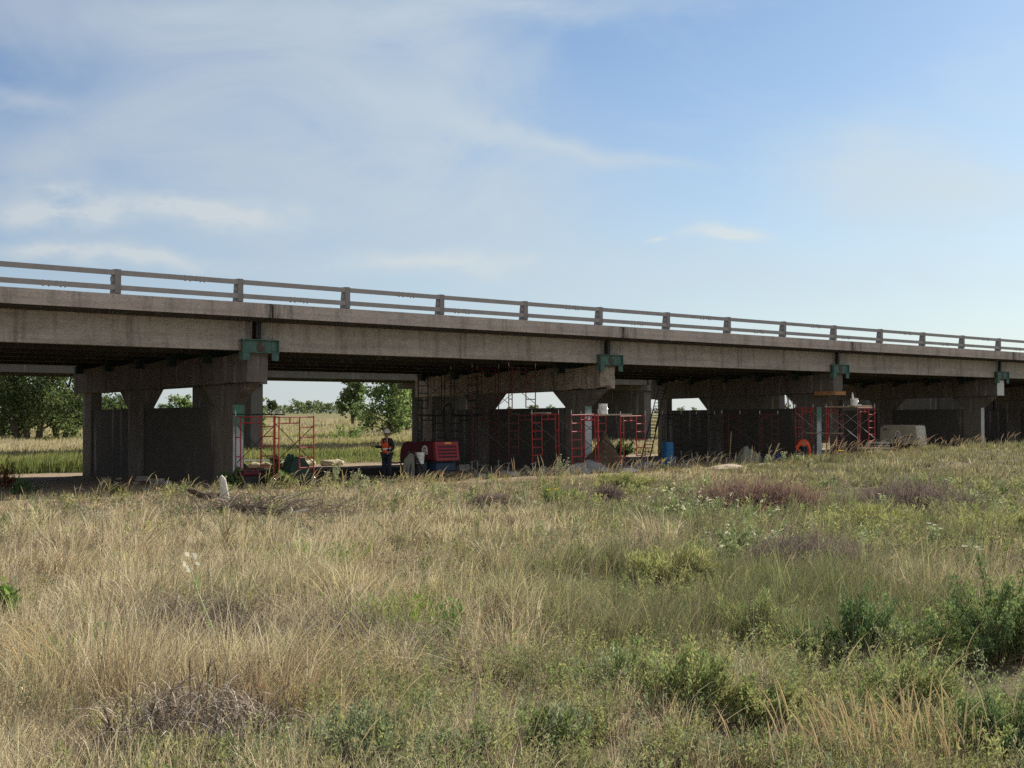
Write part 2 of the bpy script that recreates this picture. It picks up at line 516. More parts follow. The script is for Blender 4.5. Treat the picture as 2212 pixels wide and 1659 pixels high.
puffm = t.ramp(fine, [(.34, .1), (.56, 1.6)])
cloud = t.math('MULTIPLY', cm, cirm)
puff = t.math('MINIMUM', t.math('MULTIPLY', pm, puffm), .85)
# thin cirrus everywhere else, so that the rest of the sky is not bare
cloud = t.math('ADD', cloud, t.ramp(cir, [(.50, 0.0), (.75, .25)]))
cloud = t.math('SUBTRACT', 1.0, t.math('EXPONENT', t.math('MULTIPLY', cloud, -1.05)))
# whitening towards the horizon (thin haze)
hz = t.math('EXPONENT', t.math('MULTIPLY', t.math('MAXIMUM', eld, 0.0), -.15))
SKY_TINT = (.86, .95, 1.04)
side = t.ramp(t.math('DIVIDE', t.math('ADD', azd, 24.0), 48.0), [(0, 0.0), (1, 1.0)])
base = t.mix(1.0, sky.outputs[0], t.mix(side, (.62, .76, .92), (.76, .925, 1.01)), 'MULTIPLY')
CLOUD_L, CLOUD_R = (4.55, 5.3, 6.25), (6.5, 7.5, 7.95)
side = t.ramp(t.math('DIVIDE', t.math('ADD', azd, 24.0), 48.0), [(0, 0.0), (1, 1.0)])
ccol = t.mix(side, CLOUD_L, CLOUD_R)
s1 = t.mix(t.math('MULTIPLY', hz, .92), base, t.mix(side, (5.3, 5.9, 6.2), (7.3, 7.5, 7.25)))
s2 = t.mix(puff, t.mix(cloud, s1, ccol), t.mix(side, (5.7, 6.2, 6.6), (7.2, 8.0, 8.0)))
# bright cloud bank added unseen behind the camera to fill the shaded faces
ysp = t.math('SUBTRACT', .05, sp.outputs[1])
bank = t.math('MULTIPLY', t.ramp(ysp, [(0.0, 0.0), (.75, 1.0)]), t.ramp(cir, [(.30, .45), (.60, 1.0)]))
bank = t.math('MULTIPLY', bank, t.ramp(sp.outputs[2], [(0.0, 0.0), (.02, 1.0)]))
s2 = t.mix(bank, s2, (8.8, 8.6, 8.4))
bg = t.new('ShaderNodeBackground', i_Strength=.053)
t.lk(s2, bg.inputs[0])
w.cycles.sampling_method = 'MANUAL'; w.cycles.sample_map_resolution = 512
wo = t.new('ShaderNodeOutputWorld'); t.lk(bg.outputs[0], wo.inputs[0])
vs = scene.view_settings
vs.view_transform = 'Standard'; vs.look = 'None'; vs.gamma = 1; vs.exposure = 0.95
scene.cycles.max_bounces = 7; scene.cycles.diffuse_bounces = 4; scene.cycles.transmission_bounces = 3; scene.cycles.glossy_bounces = 2
scene.cycles.use_adaptive_sampling = True; scene.cycles.adaptive_threshold = .01
scene.cycles.use_denoising = False
scene.cycles.sample_clamp_indirect = 4.0

# ================================================================== ground
def make_ground():
    th = np.concatenate([np.linspace(-180, -32, 60, endpoint=False), np.linspace(-32, 32, 260, endpoint=False), np.linspace(32, 180, 60, endpoint=False)])
    th = np.radians(th)
    rr = np.concatenate([[.3], np.geomspace(1.5, 75, 190), np.geomspace(77, 4000, 90)])
    tt, r2 = np.meshgrid(th, rr)
    X = r2*np.sin(tt); Y = r2*np.cos(tt)
    Z = T(X, Y)
    V = np.stack([X, Y, Z], -1).reshape(-1, 3)
    n, m = len(rr), len(th)
    i, j = np.meshgrid(np.arange(n-1), np.arange(m), indexing='ij')
    a = i*m+j; b = i*m+(j+1) % m; c = (i+1)*m+(j+1) % m; d = (i+1)*m+j
    Q = np.stack([a, d, c, b], -1).reshape(-1, 4)
    cen = len(V); V = np.vstack([V, [[0, 0, Tz(0, 0)]]])
    jj = np.arange(m)
    T3 = np.stack([np.full(m, cen), jj, (jj+1) % m], 1)
    x, y = V[:, 0], V[:, 1]
    su, sv = to_b(x, y)
    wob = 2.2*(fbm(x*.35, y*.35, 41, 3)-.5)
    sand = sstep(-4.2, -2.4, sv+wob-2.6*sstep(16, 30, su))*(1-sstep(13.2, 15.0, sv+wob*.6))
    lip = np.exp(-((sv+2.7+wob*.4)/.8)**2)*(su > -25)*(su < 26)
    sand = np.clip(sand+lip*.8, 0, 1)
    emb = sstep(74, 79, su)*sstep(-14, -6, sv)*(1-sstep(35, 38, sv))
    bare = fbm(x*.5, y*.5, 51, 3)
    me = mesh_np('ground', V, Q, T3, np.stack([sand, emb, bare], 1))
    m, t, b = newmat('ground_soil')
    at = t.new('ShaderNodeAttribute', attribute_name='Col')
    s3 = t.new('ShaderNodeSeparateColor'); t.lk(at.outputs[0], s3.inputs[0])
    co = t.new('ShaderNodeTexCoord').outputs['Object']
    n1 = t.noise(co, .6, 6, .65); n2 = t.noise(co, 9, 6, .7); n3 = t.noise(co, .09, 5, .6)
    thatch = t.mix(.6, t.ramp(n1, [(.3, (.07, .052, .035)), (.55, (.125, .098, .062)), (.75, (.10, .092, .05))]),
                   t.ramp(n2, [(.3, (.035, .027, .02)), (.7, (.18, .14, .09))]))
    far = t.ramp(n3, [(.35, (.20, .165, .085)), (.5, (.17, .165, .075)), (.65, (.13, .15, .06))])
    cd = t.new('ShaderNodeSeparateXYZ'); t.lk(co, cd.inputs[0])
    fm = t.ramp(t.math('DIVIDE', cd.outputs[1], 160.0), [(.35, 0.0), (.65, .8)])
    thatch = t.mix(fm, thatch, far)
    sandc = t.mix(.5, t.ramp(n1, [(.3, (.235, .18, .125)), (.7, (.36, .285, .20))]), t.ramp(n2, [(.3, (.19, .145, .10)), (.7, (.38, .305, .22))]))
    c = t.mix(s3.outputs[0], thatch, sandc)
    c = t.mix(s3.outputs[1], c, t.ramp(n2, [(.35, (.006, .006, .006)), (.65, (.028, .026, .024))]))  # embankment near black: shade put into its colour
    t.lk(c, b.inputs['Base Color']); b.inputs['Roughness'].default_value = 1; b.inputs['Specular IOR Level'].default_value = .05
    bn = t.new('ShaderNodeBump', i_Strength=.7, i_Distance=.08)
    t.lk(t.math('ADD', n2, t.noise(co, 2.5, 5, .6)), bn.inputs['Height']); t.lk(bn.outputs[0], b.inputs['Normal'])
    me.materials.append(m); me.shade_smooth()
    tag(link('ground', me), 'prairie ground, sandy under the bridge and dry soil elsewhere', None, None, 'structure')
make_ground()

# ================================================================== the near bridge
Z_GB, Z_GT, Z_ST, Z_CT = 4.47, 5.42, 5.60, 5.96     # girder bottom, girder top, slab top, kerb top
KMIN, KMAX = -2, 8
bridge = thing('highway_bridge', 'long concrete girder highway bridge on walled piers crossing the whole picture', 'bridge', (OX, OY, 0), A)
GY = [.25, 2.5, 4.75, 7.0, 9.25, 11.5]
# girder section (y, z): flat web, thicker bottom flange
def girder_sec(w=.4, b=Z_GB, tp=Z_GT):
    h = w/2
    return [(-h, b), (h, b), (h, b+.20), (h-.05, b+.27), (h-.05, tp-.1), (h, tp-.04), (h, tp), (-h, tp), (-h, tp-.04), (-h+.02, tp-.1), (-h+.02, b+.30), (-h, b+.26)]
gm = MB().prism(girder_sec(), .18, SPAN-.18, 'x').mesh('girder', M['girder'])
gmi = MB().prism(girder_sec(), .18, SPAN-.18, 'x').mesh('girder', M['deck'])  # inner copies in darker concrete: underside shade put into the colour
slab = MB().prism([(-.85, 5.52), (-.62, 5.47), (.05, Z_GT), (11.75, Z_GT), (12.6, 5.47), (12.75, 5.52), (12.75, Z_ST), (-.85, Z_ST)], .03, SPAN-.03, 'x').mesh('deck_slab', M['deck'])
kerb = MB().prism([(-.853, 5.50), (-.45, 5.602), (-.45, Z_CT-.01), (-.47, Z_CT), (-.838, Z_CT), (-.853, Z_CT-.02)], .03, SPAN-.03, 'x').mesh('kerb', M['curb'])
kerb2 = MB().prism([(12.753, 5.50), (12.753, Z_CT), (12.35, Z_CT), (12.35, 5.602)], .03, SPAN-.03, 'x').mesh('kerb', M['curb'])
dia = MB().box(-.14, .14, .48, 11.3, 4.62, Z_GT-.004).mesh('diaphragm', M['wall'])
pipe = MB().tube([(-.05, -.02, 4.86), (-.05, -.02, 5.44)], .045, 8).tube([(.07, .03, 4.86), (.07, .03, 5.44)], .05, 8).mesh('drain_pipe', M['dark_steel'])
# green steel bearing bracket: channel with flanges, stiffeners and two hanging tabs
br = MB()
br.box(-.76, .76, -.10, -.07, 4.42, 4.84)
br.box(-.78, .78, -.20, .03, 4.84, 4.865).box(-.78, .78, -.20, .03, 4.395, 4.42)
for x in (-.765, .735): br.box(x, x+.03, -.198, -.10, 4.42, 4.84)
for x in (-.62, .60): br.box(x-.11, x+.11, -.115, -.10, 4.46, 4.80)
br.box(-.775, -.48, -.17, -.13, 4.13, 4.395).box(.48, .775, -.17, -.13, 4.13, 4.395)
br.box(-.775, -.75, -.17, .02, 4.13, 4.395).box(.75, .775, -.17, .02, 4.13, 4.395)
for x in (-.56, -.02, .2, .62):
    br.tube([(x, -.125, 4.64), (x, -.10, 4.64)], .022, 6)
for i in range(6): br.tube([(-.7+i*.05, -.122, 4.52+.05*(i % 2)), (-.7+i*.05, -.10, 4.52+.05*(i % 2))], .012, 5)
bracket = br.mesh('bearing_bracket', M['green_steel'])
bracket_in = br.mesh('bearing_bracket', plain('shaded_green_steel', (.02, .045, .036), .7, 0, .3, 4, .1, (.03, .025, .02)))  # inner brackets: same green darkened, under-deck shade put into colour
stain = MB().prism([(-.10, 4.40), (.11, 4.40), (.13, 4.62), (.07, 4.80), (-.07, 4.81), (-.14, 4.60)], -.108, -.099, 'y').mesh('rust_stain', M['rust'])

# pier: infill wall with the cap, columns and haunches as children
def rough(mb, zlo, seed, amt=.06, ymax=3.0):
    return mb
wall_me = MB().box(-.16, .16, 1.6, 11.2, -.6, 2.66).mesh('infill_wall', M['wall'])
def cap_mesh(seed, chew):
    bm = bmesh.new()
    bmesh.ops.create_cube(bm, size=1)
    for v in bm.verts:
        v.co.x *= .84; v.co.y = (v.co.y+.5)*11.84; v.co.z = 3.40+(v.co.z+.5)*.95
    es = [e for e in bm.edges if abs((e.verts[0].co-e.verts[1].co).y) > 5]
    bmesh.ops.subdivide_edges(bm, edges=es, cuts=46)
    es = [e for e in bm.edges if abs((e.verts[0].co-e.verts[1].co).y) < .01]
    bmesh.ops.subdivide_edges(bm, edges=es, cuts=5, use_grid_fill=True)
    rnd = random.Random(seed)
    for v in bm.verts:
        y = v.co.y
        k = max(0, 1-y/3.2)*chew
        edge = (abs(abs(v.co.x)-.42) < .01)+(abs(v.co.z-3.40) < .01)+(y < .01)
        a = (vnoise(v.co.y*3.1+v.co.z*2.3, v.co.z*2.9+v.co.x*4, seed)-.35)
        if k > 0:
            if v.co.z < 3.42: v.co.z += k*max(0, float(a))*.42
            if y < .02: v.co.y += k*max(0, float(a))*.28
            v.co.x *= 1-k*max(0, float(vnoise(y*4.2, v.co.z*3.7, seed+5)-.4))*.35
        if edge >= 2 and v.co.z < 3.42: v.co.z += .025; 
        # weathered steps in the top edge between the bearings
        if v.co.z > 4.3: v.co.z += .035*math.sin(y*2.79)
    me = bpy.data.meshes.new('pier_cap'); bm.to_mesh(me); bm.free()
    me.materials.append(M['spall'] if chew > .5 else M['pier'])
    return me
cap_std = cap_mesh(3, .2)
def column_mesh(y0, y1, hin, hout, outer_top):
    """column with haunches: hin/hout are the reach of the flare on its near/far side"""
    zb, zt = 2.72, 3.41
    poly = [(y0, -.6), (y1, -.6), (y1, zb), (y1+hout, zt), (y0-hin, zt), (y0, zb)]
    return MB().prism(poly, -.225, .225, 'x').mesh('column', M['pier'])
col_near = column_mesh(1.13, 2.26, .95, .75, 0)
col_mid = column_mesh(7.0, 8.04, .72, .62, 0)
col_far = MB().box(-.225, .225, 10.85, 11.5, -.6, 3.41).mesh('column', M['pier'])
pad = MB().box(-.38, .38, -.3, .3, 4.33, 4.469).mesh('bearing_pad', M['pier'])
paint = MB().prism([(-.2, .12), (-.2, 2.72), (.2, 2.72), (.2, .12)], 1.122, 1.128, 'y')
pm_ = {}
for k in range(0, 4):
    pm_[k] = paint.mesh('painted_face', M['paint%d' % (k+1)])
WHITECAP = MB().box(-.43, .43, -.012, -.002, 3.42, 4.3).mesh('patch', M['white_conc'])
CHEW = {0: .35, 1: .85, 2: .4, 3: .0}
plabel = {0: 'walled pier with green and white painted column end', 1: 'pier with badly spalled cap end over a soil pile',
          2: 'pier with timber formwork under its cap end', 3: 'pier with white patched cap end and pale column'}
for k in range(KMIN, KMAX+1):
    x = SPAN*k
    p = link('pier', wall_me, bridge, (x, 0, 0))
    if k in plabel: p['label'] = plabel[k]
    cp = link('pier_cap', cap_mesh(60+k, CHEW.get(k, .2)) if -1 <= k <= 5 else cap_std, p)
    for y in GY: link('bearing_pad', pad, p, (0, y, 0))
    for cmh in (col_near, col_mid, col_far): link('column', cmh, p)
    if k in pm_: link('painted_face', pm_[k], p)
    if k == 3: link('patch', WHITECAP, p)
    if k == 2:
        fm = MB()
        fm.box(-.46, .46, -.06, 1.0, 3.30, 3.335)
        fm.box(-.49, -.461, -.1, 1.1, 3.30, 3.50).box(.461, .49, -.1, 1.1, 3.30, 3.50).box(-.49, .49, -.13, -.1, 3.30, 3.48)
        fm.build('timber_form', plain('orange_timber', (.34, .17, .07), .85, 0, .25, 6, .2), p)
    for y in GY:
        dy = y-.25
        if y < .3 or k in (-1, 0, 1, 2, 3):
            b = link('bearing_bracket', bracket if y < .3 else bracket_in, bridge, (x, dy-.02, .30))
            b.scale = (.92, 1, .93)
            if y < .3 and k in (0, 1, 2, 3):
                link('rust_stain', stain, b)
    link('diaphragm', dia, bridge, (x, 0, 0))
    if -1 <= k <= 4: link('drain_pipe', pipe, bridge, (x, 0, 0))
for k in range(KMIN, KMAX):
    x = SPAN*k
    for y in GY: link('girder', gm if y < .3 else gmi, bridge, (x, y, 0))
    s = link('deck_slab', slab, bridge, (x, 0, 0))
    link('kerb', kerb, s); link('kerb', kerb2, s)
ab = MB().box(75.6, 76.3, -2.5, 29.2, -.6, 4.40).box(75.3, 75.6, -2.5, 29.2, -.6, .9)  # wall added so its shaded face darkens the far pier openings
for q in range(7): ab.box(75.45, 75.6, -1.5+q*4.6, -1.2+q*4.6, .9, 4.2)
ab.build('added_abutment_wall', M['wall'], bridge)
# guard rail: two square tubes per run with sleeves and bolts, posts as sub-parts
PST = 4.29
px0 = -1.2 + PST*-7
rail = MB(); NP = 40
def railrun(mb, y, x0, x1):
    for zc in (6.155, 6.60):
        mb.box(x0, x1, y, y+.09, zc-.074, zc+.074)
railrun(rail, -.80, px0-2, px0+PST*NP)
for i in range(NP):
    if i > 24: continue
    xa = px0+PST*i
    for zc, fr in ((6.60, .45 if i % 2 else .63), (6.155, .55 if i % 3 else .25)):
        if (i+int(zc*10)) % 2: continue
        xs = xa+PST*fr
        rail.box(xs-.02, xs+.02, -.815, -.70, zc-.078, zc+.078)
        for d in (-.42, -.24, .12, .26):
            rail.box(xs+d, xs+d+.035, -.77, -.735, zc-.10, zc-.065).box(xs+d, xs+d+.035, -.77, -.735, zc+.065, zc+.085)
guard = rail.build('guard_rail', M['rail'], bridge)
post = MB().prism([(-.70, Z_CT-.004), (-.50, Z_CT-.004), (-.60, 6.70), (-.70, 6.70)], -.105, .105, 'x').box(-.14, .14, -.74, -.46, Z_CT-.003, Z_CT+.03)
post.box(-.105, .105, -.722, -.70, Z_CT+.03, 6.70).box(-.095, .095, -.815, -.722, Z_CT+.03, 6.70)
post.prism([(-.105, 6.36), (-.205, 6.30), (-.205, 6.48)], -.79, -.76, 'y').box(-.235, -.205, -.79, -.76, 6.33, 6.46)
post = post.mesh('post', M['post'])
tee = MB().box(-.25, .25, -.70, -.50, 5.462, 5.482)
for d in (-.22, -.08, .08, .22): tee.box(d-.018, d+.018, -.64, -.60, 5.38, 5.463).box(d-.03, d+.03, -.65, -.59, 5.42, 5.45)
tee = tee.mesh('anchor_plate', M['bolt'])
for i in range(NP):
    x = px0+PST*i
    if x < -40 or x > 140: continue
    link('post', post, guard, (x, 0, 0))
    if x < 80: link('anchor_plate', tee, bridge, (x, 0, 0))
rail2 = MB(); railrun(rail2, 12.5, px0-2, px0+PST*NP)
guard2 = rail2.build('guard_rail', M['rail'], bridge)
post2 = MB().box(-.1, .1, 12.4, 12.5, Z_CT-.004, 6.70).mesh('post', M['post'])
for i in range(0, NP):
    link('post', post2, guard2, (px0+PST*i, 0, 0))

# the whole deck falls away from the camera by about two per cent (cross slope)
FALL = .021
def shear_bridge(root):
    done = set()
    def walk(o, yo):
        y = yo+o.location.y
        if o.type == 'MESH' and o.data.name not in done:
            done.add(o.data.name); me = o.data
            if me.name.split('.')[0] not in ('girder', 'bearing_pad', 'bearing_bracket', 'rust_stain', 'added_abutment_wall'):
                for v in me.vertices:
                    k = min(1, max(0, (v.co.z-2.2)/.3))
                    v.co.z -= FALL*max(0, v.co.y)*k*(.55 if me.name.startswith('infill') else 1)
        if o.type == 'MESH' and o.data.name.split('.')[0] in ('girder', 'bearing_pad', 'bearing_bracket') and abs(o.location.y) > .01:
            o.location.z -= FALL*max(0, o.location.y)
        for c in o.children: walk(c, y)
    for c in root.children: walk(c, 0)
shear_bridge(bridge)

# ================================================================== the second bridge behind
B2 = 29.3
b2 = thing('highway_bridge', 'parallel second concrete bridge standing in shade behind the near bridge', 'bridge', tuple(bw(0, B2, 0)), A)
sp2 = 17.45; u0 = 2.4
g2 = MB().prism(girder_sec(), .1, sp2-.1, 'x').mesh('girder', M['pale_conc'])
s2m = MB().prism([(-.8, 5.5), (0, Z_GT), (7.6, Z_GT), (8.4, 5.5), (8.4, Z_CT), (8.0, Z_CT), (8.0, Z_ST), (-.4, Z_ST), (-.4, Z_CT), (-.8, Z_CT)], .03, sp2-.03, 'x').mesh('deck_slab', M['curb'])
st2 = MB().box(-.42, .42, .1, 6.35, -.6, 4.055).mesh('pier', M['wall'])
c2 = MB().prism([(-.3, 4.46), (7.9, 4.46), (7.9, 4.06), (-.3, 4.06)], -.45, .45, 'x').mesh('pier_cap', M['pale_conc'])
fc2 = MB().box(-.38, .38, .085, .097, -.4, 4.0).mesh('lit_end_face', M['pale_conc'])  # lighter sheet over the pier end, the light on it put into colour
for k in range(-1, 9):
    x = u0+sp2*k
    p = link('pier', st2, b2, (x, 0, 0)); link('pier_cap', c2, p); link('lit_end_face', fc2, p)
    if k < 8:
        for y in (.25, 2.6, 5.0, 7.35): link('girder', g2, b2, (x, y, 0))
        link('deck_slab', s2m, b2, (x, 0, 0))
r2 = MB(); railrun(r2, -.75, u0-sp2, u0+sp2*8); railrun(r2, 8.2, u0-sp2, u0+sp2*8)
g2r = r2.build('guard_rail', M['rail'], b2)
post3 = MB().box(-.1, .1, -.66, -.56, Z_CT-.004, 6.70).box(-.1, .1, 8.1, 8.2, Z_CT-.004, 6.7).mesh('post', M['post'])
for i in range(36): link('post', post3, g2r, (u0-sp2+PST*i, 0, 0))

# ================================================================== grass
SG = [(.225, .255, .155), (.27, .30, .195), (.17, .205, .115)]          # silver green
DG = [(.10, .155, .07), (.13, .19, .085), (.075, .125, .055)]          # dark green
MG = [(.175, .225, .09), (.215, .26, .11), (.145, .19, .075)]
LG = [(.275, .285, .125), (.31, .315, .145), (.235, .25, .105)]
STRAW, TAN, OLIVE, GREEN, MAUVE, RUSTY = map(np.array, ((.68, .585, .39), (.48, .41, .28), (.34, .325, .175), (.235, .255, .125), (.25, .205, .185), (.44, .32, .21)))
# dead purplish-brown weeds lie in patches: (x, y in the photo, radius m, amount)
PATCH = [(1590, 1070, 2.6, .9), (1960, 1085, 3.0, .8), (1745, 1205, 1.5, .9), (1290, 1075, .9, .9), (1060, 1090, 1.0, .7), (430, 1350, .7, .9), (780, 1400, .8, .9),
         (1320, 1200, 1.2, .4), (2160, 1230, 1.0, .7), (150, 1200, 1.3, .4), (900, 1440, .5, .7), (560, 1120, 1.5, .5)]
GPATCH = [(1480, 1120, 2.8, .9), (1900, 1180, 2.2, .6), (1330, 1240, 1.6, .5), (1640, 1350, 1.2, .7), (660, 1215, .8, .4), (1200, 1060, 1.8, .4), (1850, 1050, 3, .4), (1500, 1290, 1.3, .5), (1450, 1420, .8, .6), (1750, 1400, .9, .7), (1200, 1480, .7, .6)]
def patches(x, y, lst):
    tot = np.zeros_like(x)
    for px, py, r, a in lst:
        g = G(px, py)
        # banks seen at a flat angle: longer in depth than they look
        d2 = ((x-g.x)/r)**2+((y-g.y)/(r*1.25))**2
        tot = np.maximum(tot, a*np.exp(-d2*.9))
    return tot

def palette(x, y):
    n = len(x)
    green = .02+.55*fbm(x*.35, y*.22, 61, 4)+.28*fbm(x*1.7, y*1.5, 63, 2)
    green = green + .26*sstep(-.12, .26, x/y) + .10*sstep(14, 34, y)*sstep(.0, .25, x/y) - .18*sstep(.05, -.3, x/y)
    green = green + .10*rng.normal(size=n) + .6*patches(x, y, GPATCH)
    mv = patches(x, y, PATCH) + .35*sstep(.60, .78, fbm(x*.8, y*.6, 67, 3))
    rs = sstep(.60, .75, fbm(x*.6, y*.5, 71, 3))*.6
    t = fbm(x*2.2, y*2.0, 73, 2)
    c = TAN[None]*(1-t[:, None])+STRAW[None]*t[:, None]
    c = c*(1-rs[:, None])+RUSTY[None]*rs[:, None]
    g1 = sstep(.42, .66, green)[:, None]; g2 = sstep(.68, .95, green)[:, None]
    c = c*(1-g1)+OLIVE[None]*g1; c = c*(1-g2)+GREEN[None]*g2
    m = np.clip(mv, 0, .85)[:, None]
    c = c*(1-m)+MAUVE[None]*m
    return c, green, mv

def front_points(n, d0, d1, az=.43):
    d = rng.uniform(d0, d1, n); a = rng.uniform(-az if d0 < 49 else .04, az, n)
    x = d*np.tan(a); y = d
    # a thinner margin either side of what the photograph shows
    m = int(n*.34)
    d2 = rng.uniform(d0, d1, m); sgn = np.where(rng.uniform(0, 1, m) < .5, -1, 1)
    x = np.concatenate([x, sgn*(d2*math.tan(az)+rng.uniform(0, 5.0, m))]); y = np.concatenate([y, d2]); n = n+m
    su, sv = to_b(x, y)
    wob = 2.2*(fbm(x*.35, y*.35, 41, 3)-.5)
    keep = (sv+wob) < -3.0 + .55*rng.normal(size=n) + 2.6*sstep(16, 30, su)
    for px, py, r, q in ((420, 1600, .55, .25), (430, 1385, .55, .3), (790, 1425, .6, .3), (520, 1560, .35, .3), (550, 1110, 1.4, .45)):
        g = G(px, py); keep &= (((x-g.x)**2+((y-g.y)*.7)**2) > r*r) | (rng.uniform(0, 1, n) < q)
    bare = fbm(x*1.1, y*1.1, 81, 3)
    keep &= rng.uniform(0, 1, n) < np.clip(1.35-1.5*sstep(.55, .78, bare), .12, 1)
    # bare earth between the shrubs, close on the right
    for px, py, r in ((2120, 1450, .85), (1800, 1470, .30), (1620, 1610, .35), (1280, 1640, .3), (1180, 1420, .25)):
        g = G(px, py); keep &= ~(((x-g.x)**2+((y-g.y)*.8)**2) < (r*rng.uniform(.6, 1.1, n))**2)
    return x[keep], y[keep]

def blade_field(B, ntuft, per, d0, d1, hscale=1.0, K=2, az=.43, wide=1.0):
    x, y = front_points(ntuft, d0, d1, az)
    n = len(x)
    c, gr, mv = palette(x, y)
    c = c*rng.uniform(.72, 1.2, (n, 1))
    hn = fbm(x*.7, y*.7, 91, 3)
    hh = (.09+.34*sstep(.30, .75, hn)*rng.uniform(.5, 1.3, n)+.06*rng.uniform(0, 1, n))*hscale
    hh *= 1-.35*np.clip(mv, 0, 1)
    # low and open close on the right, low along the sandy edge
    hh *= 1-.5*sstep(10.5, 7, y)*sstep(-.25, .0, x/y)
    su, sv = to_b(x, y)
    hh *= 1-.6*sstep(-7.5, -4.5, sv)*(1-sstep(14, 28, su))
    sz = rng.uniform(.4, 1.6, n)
    spread = rng.uniform(.018, .06, n)*sz*wide
    i = np.repeat(np.arange(n), np.maximum(3, (per*sz).astype(int))); N = len(i)
    ox = rng.normal(size=N)*spread[i]; oy = rng.normal(size=N)*spread[i]
    X = x[i]+ox; Y = y[i]+oy
    h = hh[i]*rng.uniform(.35, 1.15, N)
    tl = rng.normal(size=(n, 2))*.24+np.array([.13, .02])
    L = tl[i]+np.stack([ox, oy], 1)*4.2/wide+rng.normal(size=(N, 2))*(.2+.4*np.clip(mv, 0, 1)[i])[:, None]
    w = np.maximum(.0030, .00040*Y)*rng.uniform(.6, 1.5, N)
    col = np.clip(c[i]*rng.uniform(.68, 1.28, (N, 1))*(1+rng.uniform(-.07, .07, (N, 3))), .01, .8)
    dead = rng.uniform(0, 1, (N, 1)) < .2
    col = np.where(dead, np.array([[.22, .18, .145]])*rng.uniform(.5, 1.2, (N, 1)), col)
    lit = rng.uniform(0, 1, (N, 1)) < .22  # random straw blades: sun highlight put into their colour
    col = np.where(lit & (gr[i][:, None] < .62), np.array([[.76, .67, .47]])*rng.uniform(.85, 1.1, (N, 1)), col)
    P = np.stack([X, Y, T(X, Y)-.01], 1)
    B.add(P, h, L, w, np.clip(col, .01, .8), K=K, droop=.45)

B = Blades()
blade_field(B, 4300, 27, 5.2, 15, 1.2, K=3)
blade_field(B, 8000, 6, 5.2, 24, .45)
blade_field(B, 520, 60, 7, 36, 1.75, K=3, wide=1.7)
blade_field(B, 5600, 23, 13, 31, 1.15, wide=1.3)
blade_field(B, 6800, 16, 28, 56, 1.1, wide=1.8)
blade_field(B, 9000, 10, 50, 86, 1.1, az=.43, wide=2.4)
# flattened thatch
x, y = front_points(26000, 5.2, 40)
n = len(x); c, gr, mv = palette(x, y)
ang = rng.uniform(0, 2*PI, n)
Lh = np.stack([np.cos(ang), np.sin(ang)], 1)*rng.uniform(.7, 1.2, (n, 1))
B.add(np.stack([x, y, T(x, y)+rng.uniform(.0, .05, n)], 1), rng.uniform(.10, .28, n), Lh, np.maximum(.003, .0004*y),
      np.clip(c*.8+np.array([.05, .04, .025])*rng.uniform(0, 2, (n, 1)), .02, .8), K=2, droop=.7)
tag(B.build('prairie_grass', M['grass']), 'dry tan and olive prairie grass covering the foreground slope', 'grass', None, 'stuff')

# low forbs and dry twigs that break up the grass
B = Blades()
x, y = front_points(9500, 5.2, 46)
n = len(x); c, gr, mv = palette(x, y)
fc = np.where(rng.uniform(0, 1, (n, 1)) < .62, np.array([[.22, .245, .14]]), c*.8)
fc = np.where(rng.uniform(0, 1, (n, 1)) < .18, np.array([[.26, .215, .18]]), fc)
per = 15; i = np.repeat(np.arange(n), per); N = len(i)
hf = rng.uniform(.08, .32, n)
cx_ = np.stack([x[i], y[i], T(x, y)[i]], 1)+np.stack([rng.normal(size=N)*.05, rng.normal(size=N)*.05, rng.uniform(.1, 1, N)*hf[i]], 1)
d = rvec(N)+np.array([.1, 0, .4]); s = np.cross(d, rvec(N)); s /= np.maximum(.05, np.linalg.norm(s, axis=1))[:, None]
ll = np.maximum(.018, .0019*y[i])[:, None]*rng.uniform(.6, 1.4, (N, 1))
B.leaves(cx_, d*ll*.5, s*ll*.2, np.clip(fc[i]*rng.uniform(.7, 1.3, (N, 1)), .02, .8))
x, y = front_points(26000, 5.2, 40)
n = len(x); b_ = rng.uniform(0, 2*PI, n); m_ = rng.uniform(.1, .9, n)
B.add(np.stack([x, y, T(x, y)+rng.uniform(0, .06, n)], 1), rng.uniform(.12, .42, n), np.stack([np.cos(b_)*m_+.1, np.sin(b_)*m_], 1),
      np.maximum(.0022, .00026*y), jitcol((.24, .19, .145), n, .5, .1), K=3, droop=.5)
tag(B.build('meadow_forbs', M['grass']), 'small grey-green forbs and dry twigs among the prairie grass', 'weeds', None, 'stuff')

